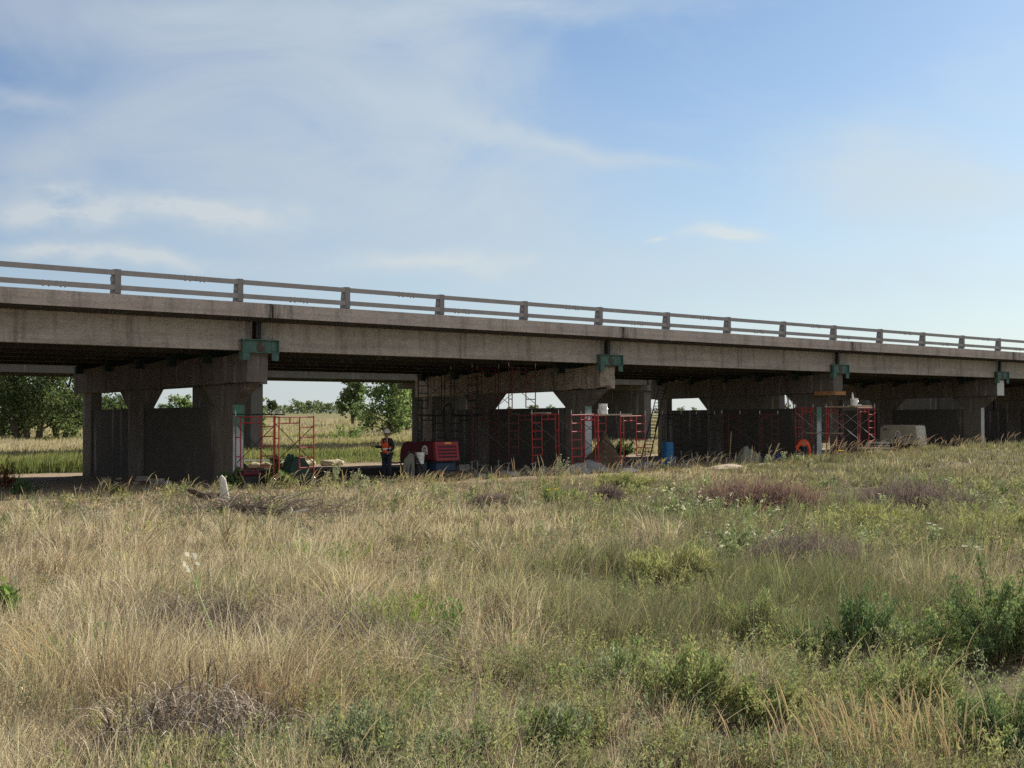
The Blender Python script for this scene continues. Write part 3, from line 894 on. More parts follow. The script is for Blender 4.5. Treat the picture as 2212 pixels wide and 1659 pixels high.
# leafy weeds: upright plumes of small leaves, thickest at the bottom and on the right
def plumes(B, n, d0, d1, per, nlv):
    x, y = front_points(n, d0, d1)
    q = fbm(x*.55, y*.5, 171, 3)
    a_ = x/y
    pr = .10+.75*sstep(10.5, 7.5, y)*sstep(-.32, -.1, a_)+.55*sstep(-.08, .2, a_)*sstep(.40, .58, q)+.16*sstep(.5, .65, q)
    k = rng.uniform(0, 1, len(x)) < pr
    x, y = x[k], y[k]; n = len(x)
    pal = np.array(SG+MG+LG+LG+[(.26, .24, .14), (.28, .235, .16)])
    ci = rng.integers(0, len(pal), n)
    hp = rng.uniform(.10, .36, n)*(1+.5*sstep(12, 25, y))
    i = np.repeat(np.arange(n), per); m = len(i)
    ang = rng.uniform(0, 2*PI, m); sp_r = rng.uniform(.0, .55, m)*hp[i]
    tip = np.stack([np.cos(ang)*sp_r+.12*hp[i], np.sin(ang)*sp_r, hp[i]*rng.uniform(.5, 1.1, m)], 1)
    j = np.repeat(np.arange(m), nlv); N = len(j)
    tt = rng.uniform(.1, 1, N)**.8
    lf = np.maximum(.013, .00145*y)[i][j]
    base = np.stack([x, y, T(x, y)], 1)[i][j]
    c = base+tip[j]*tt[:, None]+rng.normal(size=(N, 3))*(lf*1.1*(1.2-.8*tt))[:, None]
    d = rvec(N)*.8+tip[j]/hp[i][j][:, None]*.5+np.array([0, 0, .3]); d /= np.linalg.norm(d, axis=1)[:, None]
    s = np.cross(d, rvec(N)); s /= np.maximum(.05, np.linalg.norm(s, axis=1))[:, None]
    ll = (lf*rng.uniform(.7, 1.6, N))[:, None]
    cc = pal[ci][i][j]*rng.uniform(.75, 1.25, (m, 1))[j]*rng.uniform(.7, 1.3, (N, 1))
    B.leaves(c, d*ll*.75, s*ll*.22, np.clip(cc, .02, .7))
B = Blades()
plumes(B, 4200, 5.2, 14, 5, 26)
plumes(B, 4400, 13, 44, 5, 16)
tag(B.build('leafy_weeds', M['shrub']), 'ragged grey-green leafy weeds growing through the grass', 'weeds', None, 'stuff')

# tall stalks with arching seed heads
def stalks(B, x, y, hmin, hmax, lean, col, wmul=1.0, head=1.0, spread=.16):
    n = len(x)
    h = rng.uniform(hmin, hmax, n)
    L = np.stack([rng.normal(lean, spread, n), rng.normal(0, spread, n)], 1)
    w = np.maximum(.0022, .00022*y)*wmul
    K = 7
    prof = np.array([.8, .75, .7, .7, 1.0+1.2*head, 1.2+2.2*head, 1.0+1.4*head, .3])
    P = np.stack([x, y, T(x, y)], 1)
    m = np.sqrt((L**2).sum(1))
    for az in (0.0, PI/2):
        side = np.stack([np.full(n, math.cos(az)), np.full(n, math.sin(az)), np.zeros(n)], 1)
        V = np.zeros((n, 2*(K+1), 3)); C = np.zeros((n, 2*(K+1), 3))
        for k in range(K+1):
            tt = k/K
            ctr = P+np.concatenate([L*(tt**2.1)*h[:, None], ((tt-.42*m*tt**3.2)*h)[:, None]], 1)
            ww = (w*prof[k])[:, None]*.5
            V[:, 2*k] = ctr-side*ww; V[:, 2*k+1] = ctr+side*ww
            C[:, 2*k] = col; C[:, 2*k+1] = col
        b = B.n+np.arange(n)*2*(K+1)
        for k in range(K): B.Q.append(np.stack([b+2*k, b+2*k+1, b+2*k+3, b+2*k+2], 1))
        B.V.append(V.reshape(-1, 3)); B.C.append(C.reshape(-1, 3)); B.n += n*2*(K+1)
B = Blades()
x, y = front_points(3600, 6, 48)
q = fbm(x*.5, y*.5, 101, 3) > .44
x, y = x[q], y[q]
stalks(B, x, y, .26, .62, .30, jitcol((.50, .42, .27), len(x), .25), .85, .8, .28)
# clumps of plume grass along the crest in front of the shade
def crest(px0, px1, py0, py1, n, hmin, hmax, lean, col):
    xs, ys = [], []
    for i in range(n):
        f = random.random()
        g = G(px0+(px1-px0)*f+random.gauss(0, 6), py0+(py1-py0)*f+random.uniform(-4, 16)); xs.append(g.x); ys.append(g.y)
    xs, ys = np.array(xs), np.array(ys)
    stalks(B, xs, ys, hmin, hmax, lean, jitcol(np.array(col)*.82, n, .3), .8, .9, .34)
crest(850, 1010, 1062, 1058, 90, .4, .95, .42, (.50, .40, .25))
crest(200, 480, 1075, 1068, 46, .4, .85, .25, (.48, .40, .24))
crest(560, 760, 1062, 1060, 60, .5, 1.0, .35, (.50, .42, .26))
crest(1020, 1250, 1055, 1040, 60, .5, 1.1, .25, (.46, .38, .25))
crest(1380, 1680, 1020, 1000, 90, .5, 1.1, .35, (.44, .37, .26))
crest(1150, 1420, 1048, 1025, 80, .5, 1.0, .3, (.46, .38, .25))
crest(1780, 2000, 985, 965, 150, .5, 1.15, .42, (.46, .35, .25))
crest(1960, 2225, 965, 945, 300, .5, 1.1, .45, (.47, .36, .25))
# the yellow seed spikes close on the right and a bent sheaf on the left edge
def near_clump(px, py, n, r, hmin, hmax, lean, col, wm=1.5):
    g = G(px, py); xs = g.x+rng.normal(size=n)*r; ys = g.y+rng.normal(size=n)*r*.8
    stalks(B, xs, ys, hmin, hmax, lean, jitcol(col, n, .18), wm, 1.2, .13)
near_clump(1890, 1690, 90, .26, .26, .56, -.16, (.58, .47, .29), .85)
near_clump(1990, 1650, 30, .2, .25, .46, -.12, (.56, .45, .28), .85)
near_clump(2140, 1425, 12, .10, .28, .42, -.1, (.55, .45, .27), .9)
near_clump(100, 1545, 46, .13, .5, .8, -.45, (.56, .47, .29), .8)
near_clump(690, 1500, 40, .15, .4, .62, -.35, (.40, .37, .23), .75)
near_clump(830, 1500, 60, .20, .4, .66, -.40, (.44, .39, .24), .75)
near_clump(590, 1570, 40, .16, .2, .36, .1, (.46, .34, .22), .8)
tag(B.build('seed_stalks', M['grass']), 'pale arching seed stalks rising above the prairie grass', 'grass', None, 'stuff')

# the field beyond the bridge
B = Blades()
def field(n, y0, y1, a0, a1, h0, h1):
    d = np.exp(rng.uniform(math.log(y0), math.log(y1), n)); a = rng.uniform(a0, a1, n)
    x = d*np.tan(a); y = d
    su, sv = to_b(x, y)
    wob = 1.6*(fbm(x*.3, y*.3, 141, 3)-.5)
    keep = ((sv+wob) > 14.6) & ~((sv > 19.3) & (sv < 21.6) & (su > 7) & (su < 17.5)) & ~((su > 72) & (sv < 40))
    x, y, sv, su = x[keep], y[keep], sv[keep], su[keep]; n = len(x)
    g = fbm(x*.10, y*.08, 151, 4)+.06*rng.normal(size=n)+.35*np.exp(-((sv-16)/3.0)**2)*(x/y < -.28)-.12*(y > 85)
    tn = fbm(x*.3, y*.2, 153, 3)[:, None]
    c = (np.array([.52, .46, .31])*tn+np.array([.40, .345, .225])*(1-tn))
    g1 = sstep(.40, .55, g)[:, None]; g2 = sstep(.62, .80, g)[:, None]
    c = c*(1-g1)+np.array([.37, .355, .155])*g1; c = c*(1-g2)+np.array([.21, .245, .095])*g2
    h = rng.uniform(h0, h1, n)*(1-.7*(sv < 21.5)*(su > 2)*(su < 22))*(1+.9*np.exp(-((sv-16)/2.5)**2)*(x/y < -.28))*(.6+.8*fbm(x*.5, y*.5, 161, 2))
    B.add(np.stack([x, y, T(x, y)], 1), h, rng.normal(size=(n, 2))*.18+np.array([.12, 0]), .00075*y*rng.uniform(.7, 1.4, n),
          np.clip(c*rng.uniform(.75, 1.25, (n, 1)), .02, .8), K=2)
field(90000, 54, 100, -.40, .17, .25, .55)
field(60000, 90, 230, -.40, .17, .35, .6)
tag(B.build('field_grass', M['grass']), 'sunlit yellow-green field grass beyond the bridge', 'grass', None, 'stuff')

# sparse weeds on the sandy ground at the edge of the shade
B = Blades()
xs = []
for i in range(900):
    p = bw(random.uniform(-22, 40), random.uniform(-4.5, -.6)+random.gauss(0, .5)); xs.append((p.x, p.y))
xs = np.array(xs); n = len(xs)
for q in range(7):
    P = np.concatenate([xs+rng.normal(size=(n, 2))*.07, np.zeros((n, 1))], 1); P[:, 2] = T(P[:, 0], P[:, 1])
    B.add(P, rng.uniform(.08, .32, n), rng.normal(size=(n, 2))*.35, np.full(n, .018), jitcol((.30, .26, .13), n, .4, .2), K=2)
tag(B.build('sand_weeds', M['grass']), 'thin scattered weeds on the sand at the shade line', 'weeds', None, 'stuff')

# ================================================================== shrubs, weeds and trees
def shrub(name, label, cat, px, py, h, r, nst, nl, leaf, cols, up=.5, aspect=.34, trans='shrub', group=None, stemcol=(.22, .17, .10), loc=None, flower=None, fz=.012):
    g = loc if loc is not None else G(px, py)
    root = thing(name, label, cat, (g.x, g.y, g.z-.01), 0, group)
    nl = int(nl*1.7)
    B = Blades(); S = MB()
    nst = int(nst*.55); nl = int(nl*1.5); ph = random.uniform(0, 6)
    for i in range(nst):
        a = random.uniform(0, 2*PI); rr = r*math.sqrt(random.random())*(1-up*.3)*(1+.35*math.sin(a*2+ph)+.2*math.sin(a*3+ph*2))
        tip = Vector((math.cos(a)*rr+.1*h, math.sin(a)*rr, h*random.uniform(.32, 1.0)*(1-.35*min(1, rr/r)**2)+(h*.25 if random.random() < .12 else 0)))
        b0 = Vector((tip.x*.55*random.random(), tip.y*.55*random.random(), 0))
        mid = b0.lerp(tip, .5)+Vector((random.gauss(0, .05)*h, 0, h*.10*(1-up)))
        if i % 3 != 2: S.tube([b0, mid, tip], [.004+.004*h, .003+.002*h, .0015], 3, False)
        t_ = rng.uniform(.18, 1, nl)**.8
        b0n, mn, tn = np.array(b0), np.array(mid), np.array(tip)
        c = ((1-t_)**2)[:, None]*b0n+(2*t_*(1-t_))[:, None]*(2*mn-.5*(b0n+tn))+(t_**2)[:, None]*tn
        c = c+rng.normal(size=(nl, 3))*(.014+.5*leaf+.010*r)*(1.15-.75*t_)[:, None]
        c[:, 2] = np.abs(c[:, 2])+.005
        d = rvec(nl)*.8+(c-b0n)/np.maximum(.05, np.linalg.norm(c-b0n, axis=1))[:, None]*.7+np.array([0, 0, .45])
        d /= np.linalg.norm(d, axis=1)[:, None]
        s = np.cross(d, rvec(nl)); s /= np.maximum(.01, np.linalg.norm(s, axis=1))[:, None]
        ll = leaf*.85*rng.uniform(.5, 1.4, (nl, 1))
        col = jitcol(np.array(random.choice(cols))*random.uniform(.75, 1.25), nl, .28, .08)
        B.leaves(c, d*ll*.5, s*ll*aspect*.5, col)
    S.build('stems', plain('stem_brown', stemcol, .9) if 'stem_brown' not in bpy.data.materials else bpy.data.materials['stem_brown'], root)
    B.build('foliage', M[trans], root)
    if flower:
        nf, fs, fc = flower
        Bf = Blades()
        for i in range(nf):
            a = random.uniform(0, 2*PI); rr = r*math.sqrt(random.random())
            c0 = np.array([math.cos(a)*rr, math.sin(a)*rr, h*random.uniform(.6, 1.12)*(1-.4*(rr/r)**2)])
            q = 7
            c = c0+rng.normal(size=(q, 3))*fs*.45
            d = rvec(q); s = np.cross(d, rvec(q))
            Bf.leaves(c, d*fs*.5, s*fs*.4, jitcol(fc, q, .1, .03))
        Bf.build('blossoms', M['petal'], root)
    return root

shrub('pigweed_bush', 'dark green cone-shaped bush standing alone at the lower right', 'bush', 1850, 1440, .56, .34, 119, 60, .034, DG, .9)
shrub('pigweed_bush', 'low spreading green bush at the left foot of the dark cone bush', 'bush', 1770, 1440, .30, .36, 102, 55, .032, DG+MG, .3)
shrub('pigweed_bush', 'grey green bush at the right flank of the dark cone bush', 'bush', 1930, 1445, .40, .40, 119, 55, .03, MG+SG, .5)
shrub('pigweed_bush', 'tall broad green bush cut by the right edge above bare soil', 'bush', 2140, 1425, .60, .75, 221, 60, .034, MG+DG, .6)
shrub('pigweed_bush', 'rounded dark green bush in the bottom right corner', 'bush', 2165, 1640, .36, .36, 153, 60, .027, DG+MG, .5)
shrub('sage_weed', 'silvery sage clump at the bottom edge left of centre', 'bush', 770, 1668, .31, .34, 150, 60, .028, SG, .4)
shrub('sage_weed', 'small silvery sage just right of the bottom edge sage clump', 'bush', 1000, 1655, .20, .26, 90, 50, .026, SG+MG, .4)
shrub('sage_weed', 'upright fresh green weed at the bottom centre', 'bush', 1180, 1645, .34, .24, 105, 60, .028, MG+SG, .8)
shrub('sage_weed', 'leafy green weed with open stems above the bottom centre weed', 'bush', 1335, 1515, .34, .42, 135, 48, .03, MG+SG, .5)
shrub('sage_weed', 'tall leafy green weed left of the dry golden spikes', 'bush', 1475, 1545, .42, .34, 135, 52, .03, MG+LG, .7)
shrub('sage_weed', 'low mat of sage leaves at the bottom edge right of centre', 'bush', 1480, 1640, .15, .34, 90, 45, .026, SG, .3)
shrub('sage_weed', 'short green weed beside the bare patch in front of the cone bush', 'bush', 1640, 1555, .22, .30, 90, 48, .028, MG+LG, .5)
shrub('sage_weed', 'pale olive weed thicket right of the golden spikes', 'bush', 1960, 1545, .34, .34, 120, 50, .028, LG+MG, .6)
shrub('sage_weed', 'low green mat on the bottom edge left of the golden spikes', 'bush', 1690, 1650, .16, .32, 82, 45, .026, MG+SG, .3)
shrub('sage_weed', 'thin grey green weed below the twig tangle at lower left', 'bush', 560, 1650, .15, .28, 67, 36, .026, SG, .4)
shrub('sage_weed', 'loose grey green weed at the bottom left, under the dead twigs', 'bush', 360, 1650, .16, .25, 60, 36, .024, SG+LG, .4)
shrub('olive_weed', 'olive weed thicket halfway up the slope right of centre', 'bush', 1640, 1385, .36, .55, 90, 46, .072, LG+MG, .6, .12)
shrub('olive_weed', 'feathery olive bush in mid slope below the white blossoms', 'bush', 1450, 1260, .42, .8, 100, 46, .100, LG, .5, .12)
shrub('olive_weed', 'feathery olive bush at the right edge in mid slope', 'bush', 2140, 1170, .55, 1.0, 110, 46, .120, LG, .6, .12)
shrub('olive_weed', 'feathery olive bush between two dead purple thickets', 'bush', 1890, 1150, .55, 1.1, 110, 46, .130, LG, .6, .12)
shrub('olive_weed', 'dull green low bush in front of the second pier', 'bush', 1210, 1085, .45, .9, 80, 40, .140, LG+MG, .5, .12)
shrub('olive_weed', 'dull green bush on the crest below the soil pile', 'bush', 1340, 1052, .45, 1.2, 90, 40, .160, LG, .5, .12)
shrub('broad_leaf_weed', 'bright green broad leaved weed cut by the left edge', 'weed', 2, 1350, .42, .12, 18, 14, .09, [(.12, .19, .05), (.15, .22, .06)], .9, .6)
shrub('broad_leaf_weed', 'dark round leaved weed low at the left', 'weed', 150, 1350, .14, .14, 12, 12, .06, DG, .3, .8)
shrub('broad_leaf_weed', 'small yellow green leafed weed in mid slope', 'weed', 550, 1245, .18, .14, 10, 14, .07, LG, .4, .7)

# bushes of dead purplish weeds
for lab, px, py, h, r in (('rusty purple dead bush beyond the white blossoms', 1590, 1105, .70, 1.7), ('grey purple dead bush right of the rusty one', 1690, 1105, .65, 1.2),
        ('wide dead purple bush near the right edge on the slope', 1970, 1110, .70, 1.9), ('grey purple dead bush in mid slope at right', 1740, 1235, .45, .95),
        ('small dark dead bush right of the small dark dead shrub', 1312, 1088, .45, .55), ('small dark dead shrub on the slope below the soil pile', 1240, 1082, .35, .35),
        ('low dark dead bush below the red compressor', 1065, 1100, .38, .8)):
    g = G(px, py)
    Bd = Blades(); h *= 1.35; n = int(1700*r+800)
    a = rng.uniform(0, 2*PI, n); rr = r*np.sqrt(rng.uniform(0, 1, n))*.85
    P = np.stack([np.cos(a)*rr, np.sin(a)*rr, np.abs(rng.normal(size=n))*h*.25*(1-(rr/r)**2)], 1)
    rust = 1 if 'rusty' in lab else 0
    bc = np.array((.26, .18, .15)) if rust else np.array((.20, .16, .145))
    hh = h*(1-.6*(rr/r)**2)*rng.uniform(.4, .9, n)
    Bd.add(P, hh, rng.normal(size=(n, 2))*.55, np.full(n, .0005*g.y), jitcol(bc, n, .35, .1), K=3, droop=.6)
    o = Bd.build('dead_bush', M['grass'], None, (g.x, g.y, g.z))
    tag(o, lab, 'bush', 'dead bushes on the slope')

def rush(name, label, px, py, h, r, n, col, lean=.08, w=.006, cat='grass tuft'):
    g = G(px, py); Bd = Blades()
    P = np.stack([rng.normal(size=n)*r, rng.normal(size=n)*r, np.zeros(n)], 1)
    Bd.add(P, rng.uniform(.5, 1.05, n)*h, np.stack([rng.normal(lean, .14, n), rng.normal(0, .12, n)], 1)+P[:, :2]*.9, np.full(n, w), jitcol(col, n, .25, .1), K=3)
    # needle leaves along the rods
    q = n*10; i = rng.integers(0, n, q); tt = rng.uniform(.3, 1, q)
    c = P[i]+np.stack([np.zeros(q), np.zeros(q), tt*h*.85], 1)+np.stack([P[i, 0]*tt*.8+lean*h*tt**2, P[i, 1]*tt*.8, np.zeros(q)], 1)+rng.normal(size=(q, 3))*.012
    d = rvec(q)*.5+np.array([0, 0, .8]); s = np.cross(d, rvec(q))
    Bd.leaves(c, d*.022, s*.004*(g.y/9), jitcol(col, q, .3, .1))
    return tag(Bd.build(name, M['shrub'], None, (g.x, g.y, g.z)), label, cat)
rush('green_broom_weed', 'bright green upright broom weed in mid slope left of centre', 680, 1235, .42, .24, 90, (.14, .23, .05))
rush('green_broom_weed', 'bright green broom weed beside the dark twig mound', 862, 1410, .52, .11, 70, (.17, .25, .05), -.18)
rush('green_broom_weed', 'slim dark green broom weed right of the leaning broom weed', 972, 1400, .44, .05, 36, (.10, .18, .05), .05)
rush('green_broom_weed', 'slim green broom stalk at far left of the lower slope', 118, 1480, .38, .03, 20, (.13, .22, .05), .0)
rush('green_broom_weed', 'lone green broom stalk leaning right at the lower left', 208, 1450, .42, .03, 20, (.12, .20, .05), .25)

# dead twig tangles
def tangle(label, px, py, h, r, n, col, w=.004):
    g = G(px, py); Bd = Blades()
    a = rng.uniform(0, 2*PI, n); rr = r*np.sqrt(rng.uniform(0, 1, n))
    P = np.stack([np.cos(a)*rr*1.25, np.sin(a)*rr, h*.55*(1-(rr/r)**2)*rng.uniform(0, 1, n)], 1)
    b = rng.uniform(0, 2*PI, n); m = rng.uniform(.4, 1.3, n)
    Bd.add(P, rng.uniform(.35, 1.0, n)*h, np.stack([np.cos(b)*m, np.sin(b)*m], 1), rng.uniform(.6, 1.5, n)*w, np.where(rng.uniform(0, 1, (n, 1)) < .62, np.array([[.11, .085, .07]]), np.array([col]))*rng.uniform(.65, 1.35, (n, 1)), K=4, droop=.75)
    return tag(Bd.build('twig_tangle', M['grass'], None, (g.x, g.y, g.z)), label, 'dead twigs', 'twig tangles lying on the slope')
tangle('pale dead twig tangle at the bottom left', 420, 1610, .42, .40, 700, (.50, .44, .38), .0055)
tangle('dark grey twig mound behind the leaning flower stalk', 430, 1400, .50, .52, 1300, (.36, .31, .27))
tangle('dark twig mound left of the bright green broom weed', 775, 1440, .50, .50, 1300, (.34, .29, .25))
tangle('brown twig heap behind the pale twig tangle', 520, 1565, .16, .30, 300, (.24, .17, .11))

# leaning stalk with pale buds
g = G(476, 1430)
r_ = thing('flower_stalk', 'thin pale stalk leaning left with white buds at its tip', 'flower', (g.x, g.y, g.z))
sc_ = g.y*1024/2212/F
tip = Vector((-66*sc_, 0, 212*sc_))
S = MB().tube([(0, 0, 0), tip*.33+Vector((.03, 0, 0)), tip*.7, tip], [.008, .007, .006, .004], 6)
S.build('stem', plain('pale_stem', (.42, .44, .27), .8), r_)
Bd = Blades(); n = 22
tt = rng.uniform(.3, 1, n); c = np.array(tip)[None]*tt[:, None]+rng.normal(size=(n, 3))*.015
d = rvec(n)+np.array([0, 0, .6]); s = np.cross(d, rvec(n))
Bd.leaves(c, d*.03, s*.009, jitcol((.30, .36, .16), n)); Bd.build('leaves', M['shrub'], r_)
Bd = Blades(); n = 14
c = np.array(tip)[None]+rng.normal(size=(n, 3))*np.array([.03, .02, .04]); d = rvec(n)+np.array([-.4, 0, .6]); s = np.cross(d, rvec(n))
Bd.leaves(c, d*.018, s*.012, jitcol((.70, .70, .58), n, .1)); Bd.build('buds', M['petal'], r_)

# white prickly poppies and sweet clover
def poppy(label, px, py, h, ns, nf, lean=.15, fcol=(.82, .80, .70), name='white_poppy', fs=.05, leafc=((.30, .35, .20), (.24, .29, .16))):
    g = G(px, py); root = thing(name, label, 'flower', (g.x, g.y, g.z))
    S = MB(); Bl = Blades(); Bf = Blades()
    for i in range(ns):
        a = random.uniform(0, 2*PI)
        tip = Vector((math.cos(a)*.22*h+lean*h, math.sin(a)*.2*h, h*random.uniform(.65, 1.05)))
        S.tube([(0, 0, 0), tip*.5+Vector((0, 0, .06*h)), tip], [.012, .010, .007], 4)
        q = 16; tt = rng.uniform(.15, .95, q)
        c = np.array(tip)[None]*tt[:, None]+rng.normal(size=(q, 3))*.035
        d = rvec(q)+np.array([0, 0, .5]); s = np.cross(d, rvec(q)); ll = rng.uniform(.05, .11, (q, 1))
        Bl.leaves(c, d*ll*.5, s*ll*.2, jitcol(random.choice(leafc), q, .2))
        if i < nf:
            q = 6; an = np.arange(q)*2*PI/q
            out = np.stack([np.cos(an), np.sin(an), np.full(q, .35)], 1)
            c = np.array(tip)[None]+out*fs*.45; s = np.stack([-np.sin(an), np.cos(an), np.zeros(q)], 1)
            Bf.leaves(c, out*fs*.5, s*fs*.45, jitcol(fcol, q, .06, .02))
    S.build('stems', bpy.data.materials['pale_stem'], root); Bl.build('leaves', M['shrub'], root)
    if Bf.n: Bf.build('petals', M['petal'], root)
    return root
POP = [(1206, 1042, .95, 9, 5, 'tall pale seedy poppy in front of the second pier'), (1165, 1046, .55, 5, 3, 'short pale poppy left of the tall seedy poppy'),
       (722, 1050, .85, 9, 7, 'pale poppy beside the right legs of the leftmost scaffold'), (762, 1056, .6, 6, 5, 'pale poppy in front of the long dark bar, left of the standing worker'),
       (700, 1052, .5, 5, 3, 'short poppy just right of the leftmost scaffold'),
       (1655, 1003, .45, 8, 8, 'white poppies leftmost of the row below the bent worker'), (1690, 1002, .5, 8, 8, 'white poppies below the bent worker'),
       (1722, 1000, .45, 6, 6, 'white poppies right of the bent worker on the crest'), (1745, 1012, .4, 6, 5, 'white poppies low on the crest below the plank'),
       (860, 1085, .35, 6, 6, 'small white poppies in the grass below the standing worker'), (895, 1083, .3, 5, 5, 'small white poppies below the red compressor'),
       (2088, 1250, .40, 5, 3, 'white poppy alone above the right edge bush'), (1900, 1115, .5, 6, 4, 'white poppy among the olive bushes'), (2040, 1075, .6, 7, 4, 'pale poppy on the slope near the right edge'),
       (2010, 1180, .4, 6, 4, 'white poppy in mid slope at right')]
for px, py, h, ns, nf, lab in POP: poppy(lab, px, py, h, ns, nf)
poppy('yellow sunflower beside the scaffold with the white bucket and tools', 1806, 1010, .95, 1, 1, .02, (.75, .55, .03), 'sunflower', .16, ((.08, .12, .04), (.10, .14, .05)))
poppy('small yellow sunflower on the slope in front of the soil pile', 1190, 1095, .55, 2, 2, .05, (.75, .5, .03), 'sunflower', .09, ((.14, .19, .06),))
poppy('small yellow sunflower at the crest near the blue barrel', 1437, 1020, .5, 3, 3, .05, (.75, .52, .03), 'sunflower', .10, ((.14, .19, .06),))
for lab, px, py, h, r, nf in (('white blossomed clover bush on the slope right of centre', 1470, 1130, .75, 1.1, 60), ('white blossomed clover bush farther right in the green patch', 1560, 1150, .7, 1.1, 55),
                             ('low white blossomed clover below the others', 1600, 1215, .5, .8, 45), ('white blossomed clover behind, beside the rusty dead bush', 1500, 1090, .7, .9, 36),
                             ('white blossomed clover at the right near the dead bush', 2060, 1110, .6, .8, 24)):
    shrub('clover_bush', lab, 'bush', px, py, h, r, 70, 40, .06, [(.19, .235, .12), (.235, .275, .145)], .7, .3, 'shrub', 'white clover bushes', flower=(int(nf*.55), .036, (.66, .67, .50)))

# weeds at the pier foot and on the left
def at(su, sv): p = bw(su, sv); p.z = Tz(p.x, p.y); return p
shrub('leafy_weed', 'dark leafy weed at the foot of the painted column', 'weed', 0, 0, .75, .55, 26, 26, .13, DG+MG, .5, .55, loc=at(-1.3, -.6))
shrub('leafy_weed', 'bright leafy weed in front of the soil pile by the painted column', 'weed', 0, 0, .55, .6, 30, 26, .12, [(.13, .20, .05), (.17, .25, .07)], .5, .5, loc=at(-.2, -1.6))
shrub('leafy_weed', 'big leaved dark weed between the scaffold legs', 'weed', 0, 0, 1.25, .45, 14, 20, .20, [(.05, .10, .03), (.07, .13, .045)], .8, .6, loc=at(-.2, -1.2))
shrub('leafy_weed', 'green weed at the foot of the leftmost scaffold', 'weed', 0, 0, .5, .5, 26, 24, .11, MG, .5, .5, loc=at(-1.0, -2.9))
shrub('thistle_weed', 'reddish brown dried weed at the left edge in the shade', 'weed', 15, 1060, .95, .55, 40, 24, .09, [(.13, .05, .03), (.16, .07, .04), (.06, .06, .03)], .8, .3)
shrub('thistle_weed', 'dark weed at the left edge beside the reddish one', 'weed', 40, 1068, .55, .5, 36, 24, .09, DG, .6, .4)
shrub('thistle_weed', 'green weed on the sand below the far end of the leftmost pier', 'weed', 240, 1068, .35, .6, 30, 24, .08, LG, .4, .4)

# ---- trees
def tree(name, label, x, y, h, cr, nleaf, leaf, cols, seed, trunkr=.2, clear=.25, lean=0, group=None, nbr=16, multi=1, dens=1.0):
    rnd = random.Random(seed); r2 = np.random.default_rng(seed)
    root = thing(name, label, 'tree', (x, y, Tz(x, y)-.1), 0, group)
    S = MB(); tips = []
    for mI in range(multi):
        la = lean if multi == 1 else lean+(mI-(multi-1)/2)*.45+rnd.uniform(-.1, .1)
        top = Vector((la*h*.5, rnd.uniform(-.1, .1)*h, h*.86))
        base = Vector(((mI-(multi-1)/2)*cr*.22, rnd.uniform(-.2, .2), 0))
        pts = [base, base+(top-base)*.3+Vector((rnd.uniform(-.04, .04)*h, 0, 0)), base+(top-base)*.62+Vector((rnd.uniform(-.05, .05)*h, 0, 0)), top]
        S.tube(pts, [trunkr, trunkr*.75, trunkr*.45, trunkr*.12], 7)
        for b in range(nbr//multi):
            f = clear+(1-clear)*(b+rnd.random())/(nbr//multi)
            k = min(2, int(f*3)); q = f*3-k
            p0 = pts[k].lerp(pts[k+1], q)
            a = b*2.4+rnd.random()
            reach = cr*(1.0-.62*max(0, f-.35)**1.1)*rnd.uniform(.65, 1.1)*(.75 if f < clear+.08 else 1)
            p2 = p0+Vector((math.cos(a)*reach, math.sin(a)*reach, reach*rnd.uniform(.1, .65)))
            p1 = p0.lerp(p2, .5)+Vector((0, 0, reach*.12))
            S.tube([p0, p1, p2], [trunkr*.34, trunkr*.2, trunkr*.06], 5, False)
            for s_ in range(5):
                e0 = p0.lerp(p2, rnd.uniform(.35, 1.0))
                e = e0+Vector((rnd.gauss(0, 1), rnd.gauss(0, 1), rnd.gauss(.25, .8)))*reach*.30
                S.tube([e0, e], [trunkr*.08, trunkr*.03], 3, False)
                tips.append((e, reach))
            tips.append((p2, reach))
    S.build('trunk', M['bark'], root)
    B = Blades(); per = max(4, int(nleaf/len(tips)))
    for e, rc in tips:
        if rnd.random() > dens: continue
        n = int(per*rnd.uniform(.5, 1.5)); cl = rnd.choice(cols)
        off = r2.normal(size=(n, 3))*np.array([.30, .30, .24])*cr*.42
        c = np.array(e)[None]+off
        d = rvec(n)+np.array([0, 0, -.3]); s = np.cross(d, rvec(n)); s /= np.maximum(.05, np.linalg.norm(s, axis=1))[:, None]
        ll = leaf*r2.uniform(.6, 1.3, (n, 1))
        B.leaves(c, d*ll*.5, s*ll*.42, jitcol(cl, n, .3, .1))
    B.build('crown', M['leaf'], root)
    return root
COT = [(.13, .185, .07), (.17, .225, .09), (.10, .15, .06), (.21, .265, .12)]
WIL = [(.06, .085, .037), (.085, .115, .05), (.12, .15, .065)]
def far(px, d):
    x = (px*1024/2212-512)/F*d; return x, d
x, y = far(838, 128); tree('cottonwood_tree', 'large bright cottonwood seen behind the standing worker', x, y, 7.4, 2.7, 7000, .26, COT, 5, .22, .08, .04, nbr=26, dens=.9)
x, y = far(763, 185); tree('cottonwood_tree', 'slim upright cottonwood left of the large cottonwood', x, y, 6.6, 1.9, 4200, .30, WIL+COT[:1], 8, .22, .28, 0, nbr=20, dens=.95)
x, y = far(880, 150); tree('cottonwood_tree', 'cottonwood partly hidden by the second pier edge', x, y, 7.0, 2.2, 4200, .28, COT, 9, .22, .10, 0, nbr=18, dens=.9)
x, y = far(62, 112); tree('willow_tree', 'big dark multi-stemmed tree under the bridge at far left', x, y, 7.6, 3.3, 15000, .20, WIL, 15, .30, .16, -.1, nbr=36, multi=3)
x, y = far(140, 118); tree('willow_tree', 'dark forked tree just left of the leftmost pier', x, y, 7.4, 2.5, 11000, .20, WIL+[(.13, .15, .06)], 18, .27, .16, .1, nbr=30, multi=3)
